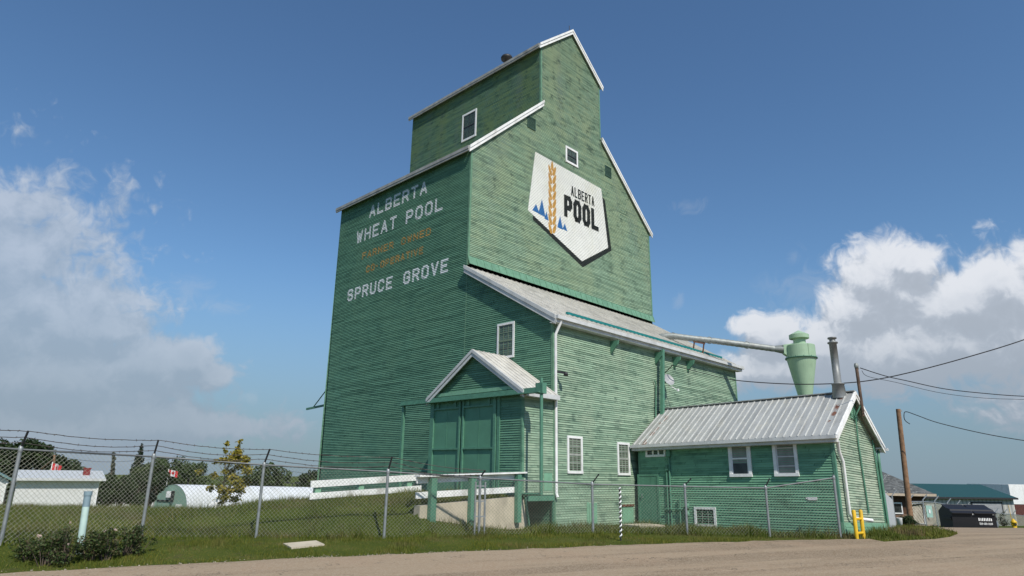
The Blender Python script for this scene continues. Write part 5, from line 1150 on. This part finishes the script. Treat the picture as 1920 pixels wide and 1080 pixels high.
# hydrant
hp = at(50, 1903, 992); hy = thing("fire_hydrant", "yellow fire hydrant with a tall thin marker rod by the far fence", "fire hydrant", (hp[0],hp[1],hp[2]-.1))
mb = MB(); mb.lathe((0,0,0), [(.20,-.3),(.20,.06),(.15,.08),(.15,.50),(.20,.52),(.20,.58),(.14,.66),(.08,.74),(.04,.80),(0,.81)], 14); mb.build("barrel", m_yellow, hy)
for a_ in (0, math.pi, -math.pi/2):
    mb = MB(); dx, dy = math.cos(a_)*RH[0]+math.sin(a_)*FH[0], math.cos(a_)*RH[1]+math.sin(a_)*FH[1]; mb.tube([(0,0,.42),(dx*.19,dy*.19,.42)], .07, 8); mb.build("outlet_cap", m_dark if a_ < 0 else m_yellow, hy)
mb = MB(); mb.tube([(-.10*RH[0],-.10*RH[1],.5),(-.16*RH[0],-.16*RH[1],1.75)], .018, 5); mb.build("marker_rod", m_yellow, hy)
# bucket and tyre heap beside the house
p_ = at(40,1687.5,984); mb = MB(); mb.lathe((0,0,0), [(0,-.2),(.13,-.2),(.16,.36),(.17,.38),(.15,.38),(.14,.1),(0,.1)], 16); bk = thing("white_bucket", "small white bucket on the grass left of the wooden pole", "bucket", tuple(p_)); mb.build("shell", m_white, bk)
for i, (u_, d_, lab) in enumerate(((1700,41.0,"dark low juniper bush at the foot of the wooden pole"),(1709,41.5,"dark juniper bush just right of the wooden pole foot"))):
    p_ = at(d_, u_, 986); tree("juniper_bush", lab, (p_[0],p_[1],p_[2]), .62, 1.0, 'bush', m_leaf_d, 900, .09, "junipers by the wooden pole")
p_ = at(46.5,1864,990); mb = MB(); mb.lathe((0,0,0), [(0,-.1),(.2,-.1),(.30,.15),(.22,.42),(.05,.52),(0,.53)], 9); tag(mb.build("refuse_bag", mat("grey_plastic_bag", (.13,.15,.16), .4)), "grey refuse bag slumped at the right side of the dumpster", "bag"); bpy.data.objects["refuse_bag"].location = tuple(p_)
p_ = at(66,1884,991); tree("young_sapling", "small pale shrub between dumpster and hydrant along the far fence", (p_[0],p_[1],p_[2]-.1), 2.0, 1.5, 'bush', m_leaf_g, 260, .16)

# ------------------------------------------------------------------ grass
m_lawn = leaf_mat("lawn_blades", [(.082,.108,.010),(.126,.150,.016),(.178,.188,.024),(.22,.18,.040)], .25, ((.19,.145,.06), .75))
m_tall = leaf_mat("tall_grass_blades", [(.066,.102,.010),(.110,.148,.017),(.155,.182,.028),(.21,.175,.055)], .25, ((.19,.145,.07), .75))
def grass(name, x, y, hmin, hmax, wd, m, lean=.35):
    n = len(x); z = terrain(x, y); a = rng.uniform(0, 6.283, n); h = rng.uniform(hmin, hmax, n)*(.75+.55*np.clip(np.sin(x*2.3+1.7*np.sin(y*1.9))+np.sin(y*3.1+2*np.sin(x*1.3)), -.6, 1.6))
    dx, dy = np.cos(a)*wd, np.sin(a)*wd; ln = rng.normal(0, lean, (n, 2))*h[:,None]
    v = np.stack([np.stack([x-dx, y-dy, z-.01], 1), np.stack([x+dx, y+dy, z-.01], 1), np.stack([x+ln[:,0], y+ln[:,1], z+h], 1)], 1)
    o = np_mesh(name, v.reshape(-1, 3), None, 3, m); tag(o, kind='stuff'); return o
def field(n, l0, l1, d0_, d1_):
    l = rng.uniform(l0, l1, n); d = d0_+(d1_-d0_)*rng.random(n)
    x = CAM[0]+FH[0]*d+RH[0]*l; y = CAM[1]+FH[1]*d+RH[1]*l; return x, y, l, d
oM = np.array(M.inverted())
def keep(x, y):
    k = ~in_poly(x, y, poly_road)
    k &= ~((x > -1.35) & (x < W) & (y > .02) & (y < 16)); k &= ~((x > -5.7) & (x < -1.3) & (y > -.02) & (y < .28)); k &= ~((x > -1.6) & (x < .05) & (y > 0) & (y < 15))
    lx = oM[0,0]*x+oM[0,1]*y+oM[0,3]; ly = oM[1,0]*x+oM[1,1]*y+oM[1,3]; k &= ~((lx > 0) & (lx < OW) & (ly < 0) & (ly > -OL)); return k
slab_c = np.array([[q[0], q[1]] for q in sp4])
fx_ = np.array([p[0][0] for p in posts]); fy_ = np.array([p[0][1] for p in posts])
fd_ = (fx_-CAM[0])*FH[0]+(fy_-CAM[1])*FH[1]; fl_ = (fx_-CAM[0])*RH[0]+(fy_-CAM[1])*RH[1]
x, y, l, d = field(230000, -15, 12, 9.5, 22.5); fd = np.interp(l, fl_, fd_)
edge_d = np.interp(l, _el, _ed)
k = keep(x, y) & (d < fd-.25) & ~in_poly(x, y, slab_c) & (rng.random(len(x)) < np.clip((d-edge_d)/.35+.25, .25, 1))
tag(grass("lawn_grass", x[k], y[k], .025, .075, .007, m_lawn), "short mown green lawn between road and fence", "grass")
x, y, l, d = field(260000, -24, 12, 12.5, 31); fd = np.interp(l, fl_, fd_)
k = keep(x, y) & (d > fd-.35)
tag(grass("unmown_grass", x[k], y[k], .06, .20, .009, m_tall, .45), "longer unmown grass behind the fence and over the ramp mound", "grass")
x, y, l, d = field(60000, -15, 12, 12.5, 22.5); fd = np.interp(l, fl_, fd_); k = keep(x, y) & (np.abs(d-fd) < .32*rng.random(len(d)))
tag(grass("fence_grass", x[k], y[k], .12, .33, .010, m_tall, .4), "tall grass growing up along the foot of the fence", "grass")
x, y, l, d = field(70000, 10, 26, 18, 44); k = keep(x, y)
tag(grass("verge_grass", x[k], y[k], .05, .16, .016, m_lawn, .4), "grassy verge right of the office running to the pole", "grass")
x, y, l, d = field(330, 12.3, 13.1, 21.6, 23.4); k = keep(x, y)
tag(grass("dry_weeds", x[k], y[k], .25, .75, .012, leaf_mat("dry_weed_stems", [(.20,.13,.06),(.14,.12,.05),(.25,.18,.09)]), .18), "dry brown weeds at the corner of the office", "weeds")
# loose stones along the road edge
q = MB()
for i in range(1500):
    j = random.randrange(len(_el)-1); f = random.random(); p_ = np.array(ep[j])*(1-f)+np.array(ep[j+1])*f+rng.normal(0, .11, 2)
    dl = (p_-CAM[:2])@RH
    if not (-9 < dl < 3) or random.random() > (1 if -4.5 < dl < -.2 and math.sin(dl*4.1)+math.sin(dl*9.7) > -.3 else .12): continue
    s_ = random.uniform(.005,.014); zz = float(terrain(p_[0], p_[1]))+.022; a_ = random.uniform(0, 3)
    q.obox((p_[0],p_[1],zz), (s_*math.cos(a_),s_*math.sin(a_),0), (-s_*.7*math.sin(a_),s_*.7*math.cos(a_),s_*.2), (0,s_*.2,s_*.5))
tag(q.build("gravel", mat("pale_gravel", (.30,.26,.20), .9, var=.35, scale=3)), "loose pale stones along the broken road edge", "gravel", kind='stuff')
